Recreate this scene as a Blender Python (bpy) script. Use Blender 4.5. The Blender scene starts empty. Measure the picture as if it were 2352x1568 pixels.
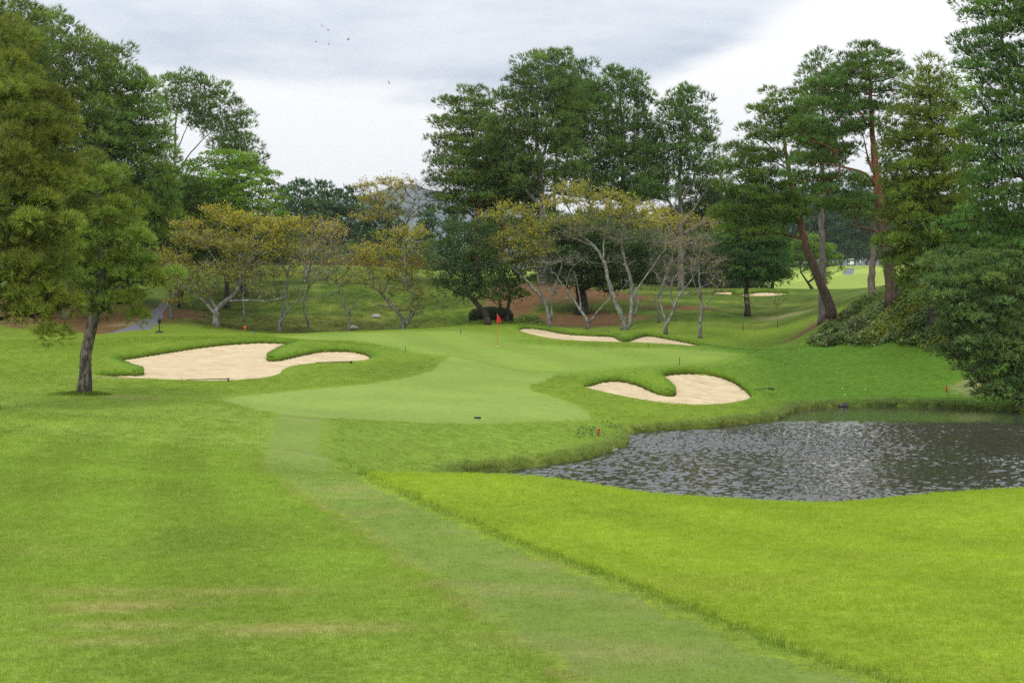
import bpy, math, random
import numpy as np
from mathutils import Vector
from mathutils.geometry import delaunay_2d_cdt

scene = bpy.context.scene
col = scene.collection

# ------------------------------------------------------------------ camera
# eye level 1.7 m above the turf, 5 m above the pond (pond surface is z = 0)
F, CX, HY, CZ = 3266.67, 1176.0, 715.0, 5.0
cam_d = bpy.data.cameras.new('camera')
cam_d.lens = 50.0; cam_d.sensor_width = 36.0
cam_d.shift_y = -(784.0 - HY) / 2352.0
cam_d.clip_start = 0.1; cam_d.clip_end = 6000
cam = bpy.data.objects.new('camera', cam_d)
cam.location = (0, 0, CZ); cam.rotation_euler = (math.pi / 2, 0, 0)
col.objects.link(cam); scene.camera = cam

# ------------------------------------------------------------------ world and sun
SUN_EL, SUN_AZ = math.radians(58), math.radians(205)      # high, behind the camera, over its left shoulder
world = bpy.data.worlds.new('World'); scene.world = world
world.use_nodes = True
nt = world.node_tree; nt.nodes.clear()
def N(tree, typ, **kw):
    n = tree.nodes.new(typ)
    for k, v in kw.items():
        if k.startswith('i_'):
            n.inputs[k[2:].replace('_', ' ')].default_value = v
        else:
            setattr(n, k, v)
    return n
def math_n(tree, op, a, b=None, clamp=False):
    n = tree.nodes.new('ShaderNodeMath'); n.operation = op; n.use_clamp = clamp
    for i, v in enumerate((a, b)):
        if v is None: continue
        if isinstance(v, (int, float)): n.inputs[i].default_value = v
        else: tree.links.new(v, n.inputs[i])
    return n.outputs[0]
def mix_c(tree, fac, a, b, blend='MIX'):
    n = tree.nodes.new('ShaderNodeMix'); n.data_type = 'RGBA'; n.blend_type = blend
    for i, v in ((0, fac), (6, a), (7, b)):
        if isinstance(v, (int, float)): n.inputs[i].default_value = v
        elif isinstance(v, tuple): n.inputs[i].default_value = (*v[:3], 1)
        else: tree.links.new(v, n.inputs[i])
    return n.outputs[2]
def remap(tree, v, a, b, c=0.0, d=1.0, smooth=True):
    n = tree.nodes.new('ShaderNodeMapRange'); n.interpolation_type = 'SMOOTHSTEP' if smooth else 'LINEAR'
    tree.links.new(v, n.inputs[0])
    for i, x in enumerate((a, b, c, d)): n.inputs[1 + i].default_value = x
    return n.outputs[0]
def noise_n(tree, vec, scale, detail=3, rough=0.55, dist=0.0):
    n = tree.nodes.new('ShaderNodeTexNoise'); n.inputs['Scale'].default_value = scale
    n.inputs['Detail'].default_value = detail; n.inputs['Roughness'].default_value = rough
    n.inputs['Distortion'].default_value = dist
    if vec is not None: tree.links.new(vec, n.inputs['Vector'])
    return n.outputs[0]

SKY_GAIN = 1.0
tc = N(nt, 'ShaderNodeTexCoord')
sep = N(nt, 'ShaderNodeSeparateXYZ'); nt.links.new(tc.outputs['Generated'], sep.inputs[0])
dx, dy, dz = sep.outputs
up = math_n(nt, 'MAXIMUM', dz, 0.0)
# stratocumulus deck: direction projected on a flat layer, so clouds shrink to the horizon
den = math_n(nt, 'ADD', up, 0.09)
cu = math_n(nt, 'DIVIDE', dx, den); cv = math_n(nt, 'DIVIDE', dy, den)
cmb = N(nt, 'ShaderNodeCombineXYZ'); nt.links.new(cu, cmb.inputs[0]); nt.links.new(cv, cmb.inputs[1])
big = noise_n(nt, cmb.outputs[0], 0.34, 5, 0.55, 0.25)
fine = noise_n(nt, cmb.outputs[0], 1.6, 5, 0.6, 0.15)
# a heavier, blue-grey bank of cloud overhead with a ragged lower rim, thinner to the right
rim = math_n(nt, 'ADD', math_n(nt, 'MULTIPLY', big, 0.055), math_n(nt, 'MULTIPLY', fine, 0.028))
slope = math_n(nt, 'ADD', math_n(nt, 'MULTIPLY', dx, -0.03), math_n(nt, 'MULTIPLY', math_n(nt, 'MAXIMUM', math_n(nt, 'SUBTRACT', dx, 0.07), 0.0), 0.5))
elev = math_n(nt, 'SUBTRACT', math_n(nt, 'ADD', dz, rim), slope)
bank = remap(nt, elev, 0.184, 0.207)
patch = remap(nt, noise_n(nt, cmb.outputs[0], 0.75, 6, 0.6, 0.3), 0.30, 0.62)
mott = remap(nt, fine, 0.25, 0.75, 0.55, 1.0)
shade = math_n(nt, 'MULTIPLY', math_n(nt, 'MULTIPLY', bank, mott), math_n(nt, 'ADD', math_n(nt, 'MULTIPLY', patch, 0.62), 0.38))
white = mix_c(nt, remap(nt, big, 0.3, 0.7), (0.775, 0.785, 0.80), (0.822, 0.824, 0.822))
cloud = mix_c(nt, shade, white, (0.395, 0.455, 0.545))
sky = N(nt, 'ShaderNodeTexSky', sky_type='NISHITA', sun_disc=False)
sky.sun_elevation = SUN_EL; sky.sun_rotation = SUN_AZ
skyb = mix_c(nt, 1.0, sky.outputs[0], (0.11, 0.11, 0.11), 'MULTIPLY')
thin = math_n(nt, 'MULTIPLY', remap(nt, fine, 0.55, 0.8), 0.12)
mixed = mix_c(nt, thin, cloud, skyb)
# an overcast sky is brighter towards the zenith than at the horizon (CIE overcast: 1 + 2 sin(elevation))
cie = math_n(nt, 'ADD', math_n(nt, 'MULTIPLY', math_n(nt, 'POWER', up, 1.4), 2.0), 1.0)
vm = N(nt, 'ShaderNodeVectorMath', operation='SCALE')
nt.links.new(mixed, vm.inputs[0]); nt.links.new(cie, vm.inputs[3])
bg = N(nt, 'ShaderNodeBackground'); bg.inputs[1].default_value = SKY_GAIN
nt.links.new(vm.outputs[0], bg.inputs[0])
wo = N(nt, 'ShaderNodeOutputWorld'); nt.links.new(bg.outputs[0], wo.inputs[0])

sun_d = bpy.data.lights.new('sun', 'SUN'); sun_d.energy = 1.5; sun_d.angle = math.radians(14)
sun_d.color = (1.0, 0.96, 0.88)
sun = bpy.data.objects.new('sun', sun_d); col.objects.link(sun)
sv = Vector((math.sin(SUN_AZ) * math.cos(SUN_EL), math.cos(SUN_AZ) * math.cos(SUN_EL), math.sin(SUN_EL)))
sun.rotation_euler = (-sv).to_track_quat('-Z', 'Y').to_euler(); sun.location = sv * 300

vs = scene.view_settings
vs.view_transform = 'Standard'; vs.look = 'None'; vs.gamma = 1.0; vs.use_curve_mapping = False
vs.exposure = 0.19
cy = scene.cycles
cy.max_bounces = 6; cy.diffuse_bounces = 3; cy.glossy_bounces = 2; cy.transmission_bounces = 2
cy.volume_bounces = 0; cy.transparent_max_bounces = 4; cy.caustics_reflective = False; cy.caustics_refractive = False
cy.use_denoising = False; cy.use_light_tree = False; cy.sample_clamp_indirect = 3.0; cy.adaptive_threshold = 0.006; cy.adaptive_min_samples = 24

# ------------------------------------------------------------------ helpers
RNG = np.random.default_rng(11)
def P(px, py, Y):
    """point seen at (px, py) of the 2352 x 1568 photograph at distance Y"""
    return np.array([(px - CX) / F * Y, Y, CZ + (HY - py) / F * Y])

def hash2(ix, iy, seed):
    h = (ix.astype(np.int64) * 374761393 + iy.astype(np.int64) * 668265263 + seed * 1442695041) & 0x7fffffff
    h = ((h ^ (h >> 13)) * 1274126177) & 0x7fffffff
    return ((h ^ (h >> 16)) & 0xffff) / 65535.0
def vnoise(x, y, seed=0):
    ix, iy = np.floor(x), np.floor(y)
    fx, fy = x - ix, y - iy
    fx = fx * fx * (3 - 2 * fx); fy = fy * fy * (3 - 2 * fy)
    a = hash2(ix, iy, seed); b = hash2(ix + 1, iy, seed); c = hash2(ix, iy + 1, seed); d = hash2(ix + 1, iy + 1, seed)
    return (a * (1 - fx) + b * fx) * (1 - fy) + (c * (1 - fx) + d * fx) * fy
def fbm(x, y, seed=0, octv=4):
    s = 0; a = 0.5; t = 0
    for o in range(octv):
        s = s + a * vnoise(x * 2 ** o + 17.3 * o, y * 2 ** o - 9.1 * o, seed + o); t += a; a *= 0.5
    return s / t
def sstep(a, b, x):
    t = np.clip((x - a) / (b - a), 0, 1); return t * t * (3 - 2 * t)

def poly_sdf(poly, pts):
    """signed distance to a closed polygon, negative inside"""
    poly = np.asarray(poly)[:, :2]; out = np.full(len(pts), 1e9); inside = np.zeros(len(pts), bool)
    n = len(poly)
    for i in range(n):
        a, b = poly[i], poly[(i + 1) % n]
        e = b - a; w = pts - a
        t = np.clip((w @ e) / max(e @ e, 1e-12), 0, 1)
        d = w - t[:, None] * e
        out = np.minimum(out, (d * d).sum(1))
        c = (a[1] <= pts[:, 1]) != (b[1] <= pts[:, 1])
        with np.errstate(divide='ignore', invalid='ignore'):
            xc = a[0] + (pts[:, 1] - a[1]) * e[0] / (e[1] if e[1] else 1e-12)
        inside ^= c & (pts[:, 0] < xc)
    d = np.sqrt(out)
    return np.where(inside, -d, d)

def smooth_closed(pts, step):
    """closed Catmull-Rom through pts, resampled about every step"""
    pts = np.asarray(pts, float); n = len(pts); res = []
    for i in range(n):
        p0, p1, p2, p3 = pts[i - 1], pts[i], pts[(i + 1) % n], pts[(i + 2) % n]
        k = max(2, int(np.linalg.norm((p2 - p1)[:2]) / step))
        for j in range(k):
            t = j / k
            res.append(0.5 * ((2 * p1) + (-p0 + p2) * t + (2 * p0 - 5 * p1 + 4 * p2 - p3) * t * t + (-p0 + 3 * p1 - 3 * p2 + p3) * t ** 3))
    return np.array(res)
def smooth_open(pts, step):
    pts = np.asarray(pts, float); n = len(pts)
    if n == 2:
        k = max(2, int(np.linalg.norm(pts[1] - pts[0]) / step))
        return np.array([pts[0] + (pts[1] - pts[0]) * j / k for j in range(k + 1)])
    ext = np.vstack([2 * pts[0] - pts[1], pts, 2 * pts[-1] - pts[-2]]); res = []
    for i in range(1, n):
        p0, p1, p2, p3 = ext[i - 1], ext[i], ext[i + 1], ext[i + 2]
        k = max(1, int(np.linalg.norm(p2 - p1) / step))
        for j in range(k):
            t = j / k
            res.append(0.5 * ((2 * p1) + (-p0 + p2) * t + (2 * p0 - 5 * p1 + 4 * p2 - p3) * t * t + (-p0 + 3 * p1 - 3 * p2 + p3) * t ** 3))
    res.append(pts[-1])
    return np.array(res)

def mesh_np(name, V, faces, colors=None, smooth=False):
    """faces: list of int arrays (n, k)"""
    me = bpy.data.meshes.new(name)
    V = np.asarray(V, np.float32)
    me.vertices.add(len(V)); me.vertices.foreach_set('co', V.ravel())
    if not isinstance(faces, list): faces = [faces]
    faces = [np.asarray(f, np.int32) for f in faces if len(f)]
    loops = np.concatenate([f.ravel() for f in faces]) if faces else np.zeros(0, np.int32)
    tot = np.concatenate([np.full(len(f), f.shape[1], np.int32) for f in faces]) if faces else np.zeros(0, np.int32)
    start = np.concatenate([[0], np.cumsum(tot)[:-1]]).astype(np.int32) if len(tot) else tot
    me.loops.add(len(loops)); me.loops.foreach_set('vertex_index', loops)
    me.polygons.add(len(tot)); me.polygons.foreach_set('loop_start', start); me.polygons.foreach_set('loop_total', tot)
    me.polygons.foreach_set('use_smooth', np.full(len(tot), smooth))
    if colors is not None:
        a = me.attributes.new('tint', 'FLOAT_COLOR', 'POINT')
        c = np.ones((len(V), 4), np.float32); c[:, :3] = colors
        a.data.foreach_set('color', c.ravel())
    me.update(calc_edges=True)
    return me
def add(name, me, mat, parent=None, loc=None, **props):
    o = bpy.data.objects.new(name, me); col.objects.link(o)
    if mat is not None and me is not None and not me.materials: me.materials.append(mat)
    if parent is not None: o.parent = parent
    if loc is not None: o.location = loc
    for k, v in props.items(): o[k] = v
    return o
def empty(name, loc, label, category, group=None, rotz=0.0):
    o = bpy.data.objects.new(name, None); col.objects.link(o); o.location = loc; o.rotation_euler[2] = rotz
    o.empty_display_size = 0.3
    o['label'] = label; o['category'] = category
    if group: o['group'] = group
    return o

class Build:
    """collects boxes, tubes and lathes into one mesh"""
    def __init__(s): s.V = []; s.Fq = []; s.Ft = []; s.n = 0
    def raw(s, V, quads=(), tris=()):
        V = np.asarray(V, float)
        if len(quads): s.Fq.append(np.asarray(quads) + s.n)
        if len(tris): s.Ft.append(np.asarray(tris) + s.n)
        s.V.append(V); s.n += len(V)
    def box(s, c, d, rot=0.0, taper=1.0):
        x, y, z = np.array(d) / 2
        v = np.array([[-x, -y, -z], [x, -y, -z], [x, y, -z], [-x, y, -z], [-x * taper, -y * taper, z], [x * taper, -y * taper, z], [x * taper, y * taper, z], [-x * taper, y * taper, z]])
        cr, sr = math.cos(rot), math.sin(rot)
        v = np.column_stack([v[:, 0] * cr - v[:, 1] * sr, v[:, 0] * sr + v[:, 1] * cr, v[:, 2]]) + np.array(c)
        s.raw(v, [[0, 3, 2, 1], [4, 5, 6, 7], [0, 1, 5, 4], [1, 2, 6, 5], [2, 3, 7, 6], [3, 0, 4, 7]])
    def tube(s, pts, rad, n=8):
        V, Fq, Ft = tube_mesh(pts, rad, n); s.raw(V, Fq, Ft)
    def lathe(s, prof, c=(0, 0, 0), n=16):
        prof = np.array(prof); a = np.arange(n) * 2 * math.pi / n
        V = np.concatenate([np.column_stack([r * np.cos(a), r * np.sin(a), np.full(n, z)]) for r, z in prof]) + np.array(c)
        q = []
        for i in range(len(prof) - 1):
            for j in range(n): q.append([i * n + j, i * n + (j + 1) % n, (i + 1) * n + (j + 1) % n, (i + 1) * n + j])
        s.raw(V, q)
    def mesh(s, name, smooth=False):
        return mesh_np(name, np.concatenate(s.V), [np.concatenate(s.Fq) if s.Fq else [], np.concatenate(s.Ft) if s.Ft else []], smooth=smooth)

def tube_mesh(pts, rad, n=8, wob=0.0, rng=None):
    pts = np.asarray(pts, float); m = len(pts); rad = np.broadcast_to(np.asarray(rad, float), (m,))
    d = np.gradient(pts, axis=0); d /= np.linalg.norm(d, axis=1)[:, None] + 1e-9
    u = np.cross(d[0], [0.3, 0.9, 0.2]); u /= np.linalg.norm(u)
    a = np.arange(n) * 2 * math.pi / n; rings = []
    for i in range(m):
        u = u - d[i] * (u @ d[i]); u /= np.linalg.norm(u); v = np.cross(d[i], u)
        r = rad[i] * (1 + (wob * rng.normal(size=n) if wob else 0))
        rings.append(pts[i] + (np.cos(a) * r)[:, None] * u + (np.sin(a) * r)[:, None] * v)
    V = np.concatenate(rings + [pts[:1], pts[-1:]])
    i, j = np.meshgrid(np.arange(m - 1), np.arange(n), indexing='ij'); i = i.ravel(); j = j.ravel(); k = (j + 1) % n
    q = np.column_stack([i * n + j, i * n + k, (i + 1) * n + k, (i + 1) * n + j])
    jj = np.arange(n); kk = (jj + 1) % n
    t = np.concatenate([np.column_stack([kk, jj, np.full(n, m * n)]), np.column_stack([(m - 1) * n + jj, (m - 1) * n + kk, np.full(n, m * n + 1)])])
    return V, q, t
def seg_tubes(p0, p1, r0, r1, n=4):
    d = p1 - p0; L = np.linalg.norm(d, axis=1)[:, None] + 1e-9; d = d / L
    a = np.where((np.abs(d[:, 2]) < 0.9)[:, None], np.array([0, 0, 1.0]), np.array([1.0, 0, 0]))
    u = np.cross(d, a); u /= np.linalg.norm(u, axis=1)[:, None]; v = np.cross(d, u)
    ang = np.arange(n) * 2 * math.pi / n
    ring = np.cos(ang)[None, :, None] * u[:, None] + np.sin(ang)[None, :, None] * v[:, None]
    V = np.concatenate([p0[:, None] + r0[:, None, None] * ring, p1[:, None] + r1[:, None, None] * ring], 1)
    base = (np.arange(len(p0)) * 2 * n)[:, None, None]; j = np.arange(n); k = (j + 1) % n
    q = np.column_stack([j, k, n + k, n + j])[None] + base
    return V.reshape(-1, 3), q.reshape(-1, 4)

# ------------------------------------------------------------------ materials
def new_mat(name):
    m = bpy.data.materials.new(name); m.use_nodes = True; t = m.node_tree; t.nodes.clear()
    o = t.nodes.new('ShaderNodeOutputMaterial'); return m, t, o
def bump_to(t, bsdf, height, strength, distance):
    b = t.nodes.new('ShaderNodeBump'); b.inputs['Strength'].default_value = strength; b.inputs['Distance'].default_value = distance
    t.links.new(height, b.inputs['Height']); t.links.new(b.outputs[0], bsdf.inputs['Normal'])
def pbsdf(t, rough=0.8, spec=0.3):
    p = t.nodes.new('ShaderNodeBsdfPrincipled'); p.inputs['Roughness'].default_value = rough
    p.inputs['Specular IOR Level'].default_value = spec; return p
def plain(name, c, rough=0.6, spec=0.3, metal=0.0, var=0.12):
    m, t, o = new_mat(name); p = pbsdf(t, rough, spec); p.inputs['Metallic'].default_value = metal
    g = t.nodes.new('ShaderNodeNewGeometry')
    n = noise_n(t, g.outputs['Position'], 9.0, 4)
    c2 = mix_c(t, n, tuple(x * (1 - var) for x in c), tuple(min(1, x * (1 + var)) for x in c))
    t.links.new(c2, p.inputs['Base Color']); t.links.new(p.outputs[0], o.inputs[0]); return m
def turf_mat(name, fine_amt=0.3, rough=0.9, bump=0.35, bscale=28.0):
    m, t, o = new_mat(name); p = pbsdf(t, rough, 0.05)
    at = N(t, 'ShaderNodeAttribute', attribute_name='tint')
    g = t.nodes.new('ShaderNodeNewGeometry')
    n1 = noise_n(t, g.outputs['Position'], bscale, 5, 0.7)
    n2 = noise_n(t, g.outputs['Position'], 3.2, 5, 0.72)
    f = math_n(t, 'ADD', math_n(t, 'MULTIPLY', remap(t, n1, 0.25, 0.75, -1, 1), fine_amt), math_n(t, 'MULTIPLY', remap(t, n2, 0.25, 0.75, -1, 1), fine_amt * 0.8))
    s = N(t, 'ShaderNodeVectorMath', operation='SCALE'); t.links.new(at.outputs['Color'], s.inputs[0])
    t.links.new(math_n(t, 'ADD', f, 1.0), s.inputs[3])
    t.links.new(s.outputs[0], p.inputs['Base Color'])
    bump_to(t, p, math_n(t, 'ADD', n1, math_n(t, 'MULTIPLY', n2, 0.6)), bump, 0.03)
    t.links.new(p.outputs[0], o.inputs[0]); return m
def leaf_mat(name, trans=0.35, rough=0.55, attr='GEOMETRY', gain=1.0, spec=0.25):
    m, t, o = new_mat(name)
    at = N(t, 'ShaderNodeAttribute', attribute_name='tint', attribute_type=attr)
    p = pbsdf(t, rough, spec); tr = t.nodes.new('ShaderNodeBsdfTranslucent')
    c = mix_c(t, 1.0, at.outputs['Color'], (gain, gain, gain), 'MULTIPLY')
    t.links.new(c, p.inputs['Base Color'])
    t.links.new(mix_c(t, 1.0, c, (1.25, 1.35, 0.6), 'MULTIPLY'), tr.inputs['Color'])
    mx = t.nodes.new('ShaderNodeMixShader'); mx.inputs[0].default_value = trans
    t.links.new(p.outputs[0], mx.inputs[1]); t.links.new(tr.outputs[0], mx.inputs[2]); t.links.new(mx.outputs[0], o.inputs[0])
    return m
def bark_mat(name, a, b, low=None, split=(4, 8), scale=6.0, lichen=None):
    """furrowed bark; low is the colour of the lower trunk (below split metres above the base)"""
    m, t, o = new_mat(name); p = pbsdf(t, 0.9, 0.1)
    tcn = t.nodes.new('ShaderNodeTexCoord')
    mp = t.nodes.new('ShaderNodeMapping'); mp.inputs['Scale'].default_value = (1, 1, 0.3); t.links.new(tcn.outputs['Object'], mp.inputs[0])
    n = noise_n(t, mp.outputs[0], scale, 6, 0.65, 0.4)
    fac = remap(t, n, 0.35, 0.65)
    c = mix_c(t, fac, a, b)
    if low:
        sp = t.nodes.new('ShaderNodeSeparateXYZ'); t.links.new(tcn.outputs['Object'], sp.inputs[0])
        zz = math_n(t, 'ADD', sp.outputs[2], math_n(t, 'MULTIPLY', n, 2.0))
        c = mix_c(t, remap(t, zz, split[0] + 1, split[1] + 1), mix_c(t, fac, tuple(x * 0.55 for x in low), low), c)
    if lichen:
        l = noise_n(t, tcn.outputs['Object'], 2.2, 5, 0.7)
        c = mix_c(t, remap(t, l, 0.5, 0.62), c, lichen)
    t.links.new(c, p.inputs['Base Color'])
    bump_to(t, p, n, 0.8, 0.05)
    t.links.new(p.outputs[0], o.inputs[0]); return m
# ------------------------------------------------------------------ terrain: heights from spot levels
spots = [
 # (px, py, Y) spot levels read off the photograph
 # foreground slope
 (100,1568,6.5),(700,1568,6.5),(1200,1568,6.5),(1800,1568,6.5),(2300,1568,6.5),
 (100,1300,12),(700,1300,12.2),(1200,1300,12),(1800,1300,12),(2300,1300,12),
 (1800,1400,9),(2300,1400,9),(100,1150,19),(400,1150,19.5),(700,1150,20),(1000,1200,16.5),(1400,1200,17),(1800,1210,17),(2300,1200,17),
 (100,1050,27),(400,1060,27),(620,1088,26),(760,1088,26),(100,960,40),(300,960,42),(100,905,51),(192,905,51),(300,905,52),(100,860,62),(100,810,80),(100,780,100),(0,905,50),(0,960,38),
 (500,1050,29),(500,990,37),(500,930,48),(400,900,54),
 # crest of the near bank, then its back down to the water
 (870,1087,25.5),(1060,1091,25),(1200,1094,24.5),(1300,1106,24),(1400,1121,23.5),(1500,1138,23),(1600,1144,22.5),(1700,1150,22),(1850,1157,22),(1950,1156,22),(2050,1146,22.3),(2200,1133,22.5),(2352,1126,22.5),(2600,1120,22.5),
 (1060,1195,31),(1300,1215,30.5),(1600,1240,29),(1900,1240,29),(2300,1230,29),(2600,1230,29),
 # dip between the crest and the apron
 (640,1050,33.5),(740,1050,33.5),(640,1000,41),(740,1000,41),(850,1062,40),(930,1076,41.5),(1000,1084,43),(850,1010,43),(1000,1040,44.5),(1150,1040,46),(700,955,49.5),(560,935,51),
 # bank tops round the pond
 (1100,1072,44.6),(1250,1042,46.8),(1330,1030,48.4),(1395,1000,52.6),(1440,968,59.2),(1600,957,61.7),(1700,947,64.2),(1800,932,68.3),(1900,921,75),(2000,918,76.2),(2100,918,76.2),(2200,920,75.5),(2300,925,73),(2450,935,70),(2700,930,70),
 # apron
 (1000,968,50),(1200,970,51),(1350,966,55),(1300,1000,50),(850,960,50),(1050,905,60.5),(1300,905,62.5),(850,905,58),(650,905,56.5),(1050,864,68),(1240,890,64.5),(900,872,64),
 # green and its collar
 (1150,856,72),(1320,856,73),(1000,846,71.5),(940,812,79),(1040,822,78),(1143,796,95),(1000,790,93),(1300,810,88),(1500,830,81),(1690,820,84),(1600,805,91),(850,790,90),(900,757,112),(750,762,110),(1000,752,113),(1120,748,113),(1200,750,112),(1300,765,105),(1420,778,100),(1620,796,93),(1400,795,95),(640,768,105),(1739,822,83),
 (900,777,122),(750,780,120),(1120,770,122),
 # right front bunker
 (1600,929,66),(1340,886,68.5),(1450,912,66.7),(1728,905,70.5),(1620,846,76.5),(1710,862,76),(1500,852,74),(1540,900,70),(1720,930,68.5),
 # slope right of the green
 (1900,855,84),(1800,835,85),(1800,812,92),(1900,800,98),(2000,800,92),(2100,802,88),(2200,820,83),(2100,860,81.5),(2250,860,79),(2200,900,76.8),(2000,895,78),(1850,900,75.5),(2350,890,75),(2350,850,78),(2000,850,83),
 # hollow behind, rise to the far bunker
 (1800,792,106),(1700,775,111),(1620,770,110),(1750,742,120),(1600,730,120),(1750,702,131),(1600,700,129),(1860,720,118),(1860,690,132),(1730,680,137),(1640,672,139),(1812,672,139),(1750,664,143),(1900,664,143),(1980,664,146),(1600,668,142),
 (1750,668,160),(1900,666,160),(1980,665,160),(1900,654,215),(2020,650,215),(1950,632,320),(2050,632,320),(2000,611,400),(2100,611,400),(1900,611,400),(1800,650,240),(1700,645,260),(1800,620,400),
 # ivy mound
 (1850,792,94),(2000,797,89.5),(2130,795,87),(1915,727,102),(1950,725,101),(2050,665,99),(2150,610,96),(1990,690,110),(2060,640,112),(2150,590,110),(2300,600,100),(2352,800,82),(2352,700,90),(2250,760,86),(2500,760,84),(2600,640,100),(1960,735,99),
 # left: bunker and slope
 (215,862,62),(480,875,63),(640,862,67),(855,824,75.5),(600,782,84),(730,788,84),(285,818,75),(430,798,80),(150,830,72),(300,768,106),(300,850,66),(330,845,67),(560,840,71),(480,765,106),(0,830,74),(0,790,95),(-200,860,62),(-200,800,90),(-200,960,40),
 (300,757,112),(230,765,112),(380,702,128),(440,735,119),(250,722,119),(150,705,120),(50,700,120),(-100,700,120),(330,735,118),
 # bank behind the green
 (560,752,121),(700,752,121),(850,752,121),(700,702,133),(560,702,133),(850,700,133),(700,622,152),(560,625,152),(850,622,152),(450,650,145),(1000,742,124),(1000,692,135),(1000,640,150),(700,620,190),(900,618,190),(700,618,310),(900,616,310),(500,618,310),(600,617,250),
 (1300,748,119),(1220,742,119),(1400,752,117),(1500,752,115),(1300,702,128),(1400,702,128),(1240,655,140),(1350,650,142),(1450,665,142),(1180,690,130),(1120,735,121),(1530,700,129),(1300,640,170),(1100,630,165),
 (300,640,150),(100,640,150),(-100,640,150),(300,620,220),(100,620,220),(1300,618,320),(1500,618,320),
 (2300,600,160),(2300,590,260),(2600,590,200),
]
ctrl = [P(*s) for s in spots]
ctrl += [np.array(p, float) for p in [(0,0,3.3),(-8,0,3.4),(8,0,3.35),(0,-30,4.2),(-40,-20,4.4),(40,-20,4.2),(-30,12,3.2),(-40,30,2.6),(-60,60,2.8),(-80,100,4.0),(-120,140,8),
    (40,12,2.6),(45,25,2.2),(60,40,2.5),(55,60,2.0),(60,80,4.5),(80,110,8),(120,140,10),(-200,60,6),(200,60,8),(-250,300,14),(250,300,18),(0,600,22),(-300,600,20),(300,600,24),(0,1600,22),(-900,1600,22),(900,1600,24),(-500,900,22),(500,900,24),
    (10,38,-1.2),(16,45,-1.3),(22,50,-1.2),(26,62,-1.0),(14,57,-1.0),(20,34,-1.2),(3,37,-.9),(8,50,-.9),(30,40,-1.0),(36,55,-.8)]]
ctrl = np.array(ctrl)
def warp(X, Y):
    q = np.sqrt(Y * Y + 35.0 ** 2)
    return np.column_stack([np.clip(X / q, -1.6, 1.6) * 1.9, np.arcsinh(Y / 30.0) * 1.3])
def tps_k(r2):
    return np.where(r2 > 1e-12, 0.5 * r2 * np.log(np.maximum(r2, 1e-12)), 0.0)
_c = warp(ctrl[:, 0], ctrl[:, 1]); _n = len(_c)
_K = tps_k(((_c[:, None] - _c[None]) ** 2).sum(-1)) + np.eye(_n) * 2.5e-4
_Pm = np.column_stack([np.ones(_n), _c])
_A = np.block([[_K, _Pm], [_Pm.T, np.zeros((3, 3))]])
# heights are interpolated relative to distance so that far levels keep the same accuracy in the view
_sc = 12.0 + np.abs(ctrl[:, 1])
_w = np.linalg.solve(_A, np.concatenate([(ctrl[:, 2] - 3.0) / _sc, np.zeros(3)]))
_cc = (_c * _c).sum(1); _wh = 0.5 * _w[:_n]
def land(X, Y):
    X = np.atleast_1d(np.asarray(X, float)); Y = np.atleast_1d(np.asarray(Y, float)); out = np.empty(len(X))
    for s in range(0, len(X), 20000):
        c = warp(X[s:s + 20000], Y[s:s + 20000])
        r2 = np.maximum((c * c).sum(1)[:, None] + _cc[None] - 2.0 * (c @ _c.T), 1e-12)
        out[s:s + 20000] = (r2 * np.log(r2)) @ _wh + _w[_n] + c @ _w[_n + 1:]
    return 3.0 + out * (12.0 + np.abs(Y))

# pond outline: far shore where the photo shows it (z = 0), near shore hidden behind the bank crest
def on_water(px, py): return P(px, py, CZ * F / (py - HY))[:2]
pond = np.array([on_water(*s) for s in [(1058,1089),(1150,1081),(1250,1070),(1330,1057),(1395,1040),(1430,1026),(1439,1012),(1424,1000),(1480,992),(1600,984),(1700,974),(1790,961),(1822,944),(1900,935),(2000,932),(2100,933),(2200,936),(2300,942),(2400,950)]]
    + [(34, 66), (43, 58), (47, 48), (44, 38), (36, 32), (26, 29.5), (16, 29.3), (8, 30.2), (2.5, 32), (-1.5, 36), (-2.0, 40.5)])
pond = smooth_closed(pond, 0.7)
pond_box = (pond.min(0) - 6, pond.max(0) + 6)

def height(X, Y):
    X = np.atleast_1d(np.asarray(X, float)); Y = np.atleast_1d(np.asarray(Y, float))
    h = land(X, Y)
    h = h + (fbm(X / 9, Y / 9, 5, 3) - 0.5) * 0.10 * sstep(8, 25, Y) * (1 - sstep(60, 70, Y) * (1 - sstep(100, 115, Y)) * 0.6)
    m = (X > pond_box[0][0]) & (X < pond_box[1][0]) & (Y > pond_box[0][1]) & (Y < pond_box[1][1])
    if m.any():
        d = poly_sdf(pond, np.column_stack([X[m], Y[m]]))
        d = d + (fbm(X[m] / 0.9, Y[m] / 0.9, 31, 3) - 0.5) * 0.28
        hm = h[m]
        lo = 0.10 + 0.30 * (1 - np.exp(-np.maximum(d, 0) / 0.22)) + 0.10 * np.maximum(d, 0)
        out = np.maximum(hm, lo)
        # blend from the water edge up on to the land over a couple of metres
        k = sstep(0.0, 2.2, d); out = lo * (1 - k) + np.maximum(hm, 0.35) * k
        out = np.where(hm < out, out, np.minimum(hm, out + 0.0))
        ins = np.maximum(-1.3, -0.25 + 1.2 * d)
        h[m] = np.where(d > 0, out, ins)
    return h
def ht(x, y): return float(height([x], [y])[0])
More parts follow.
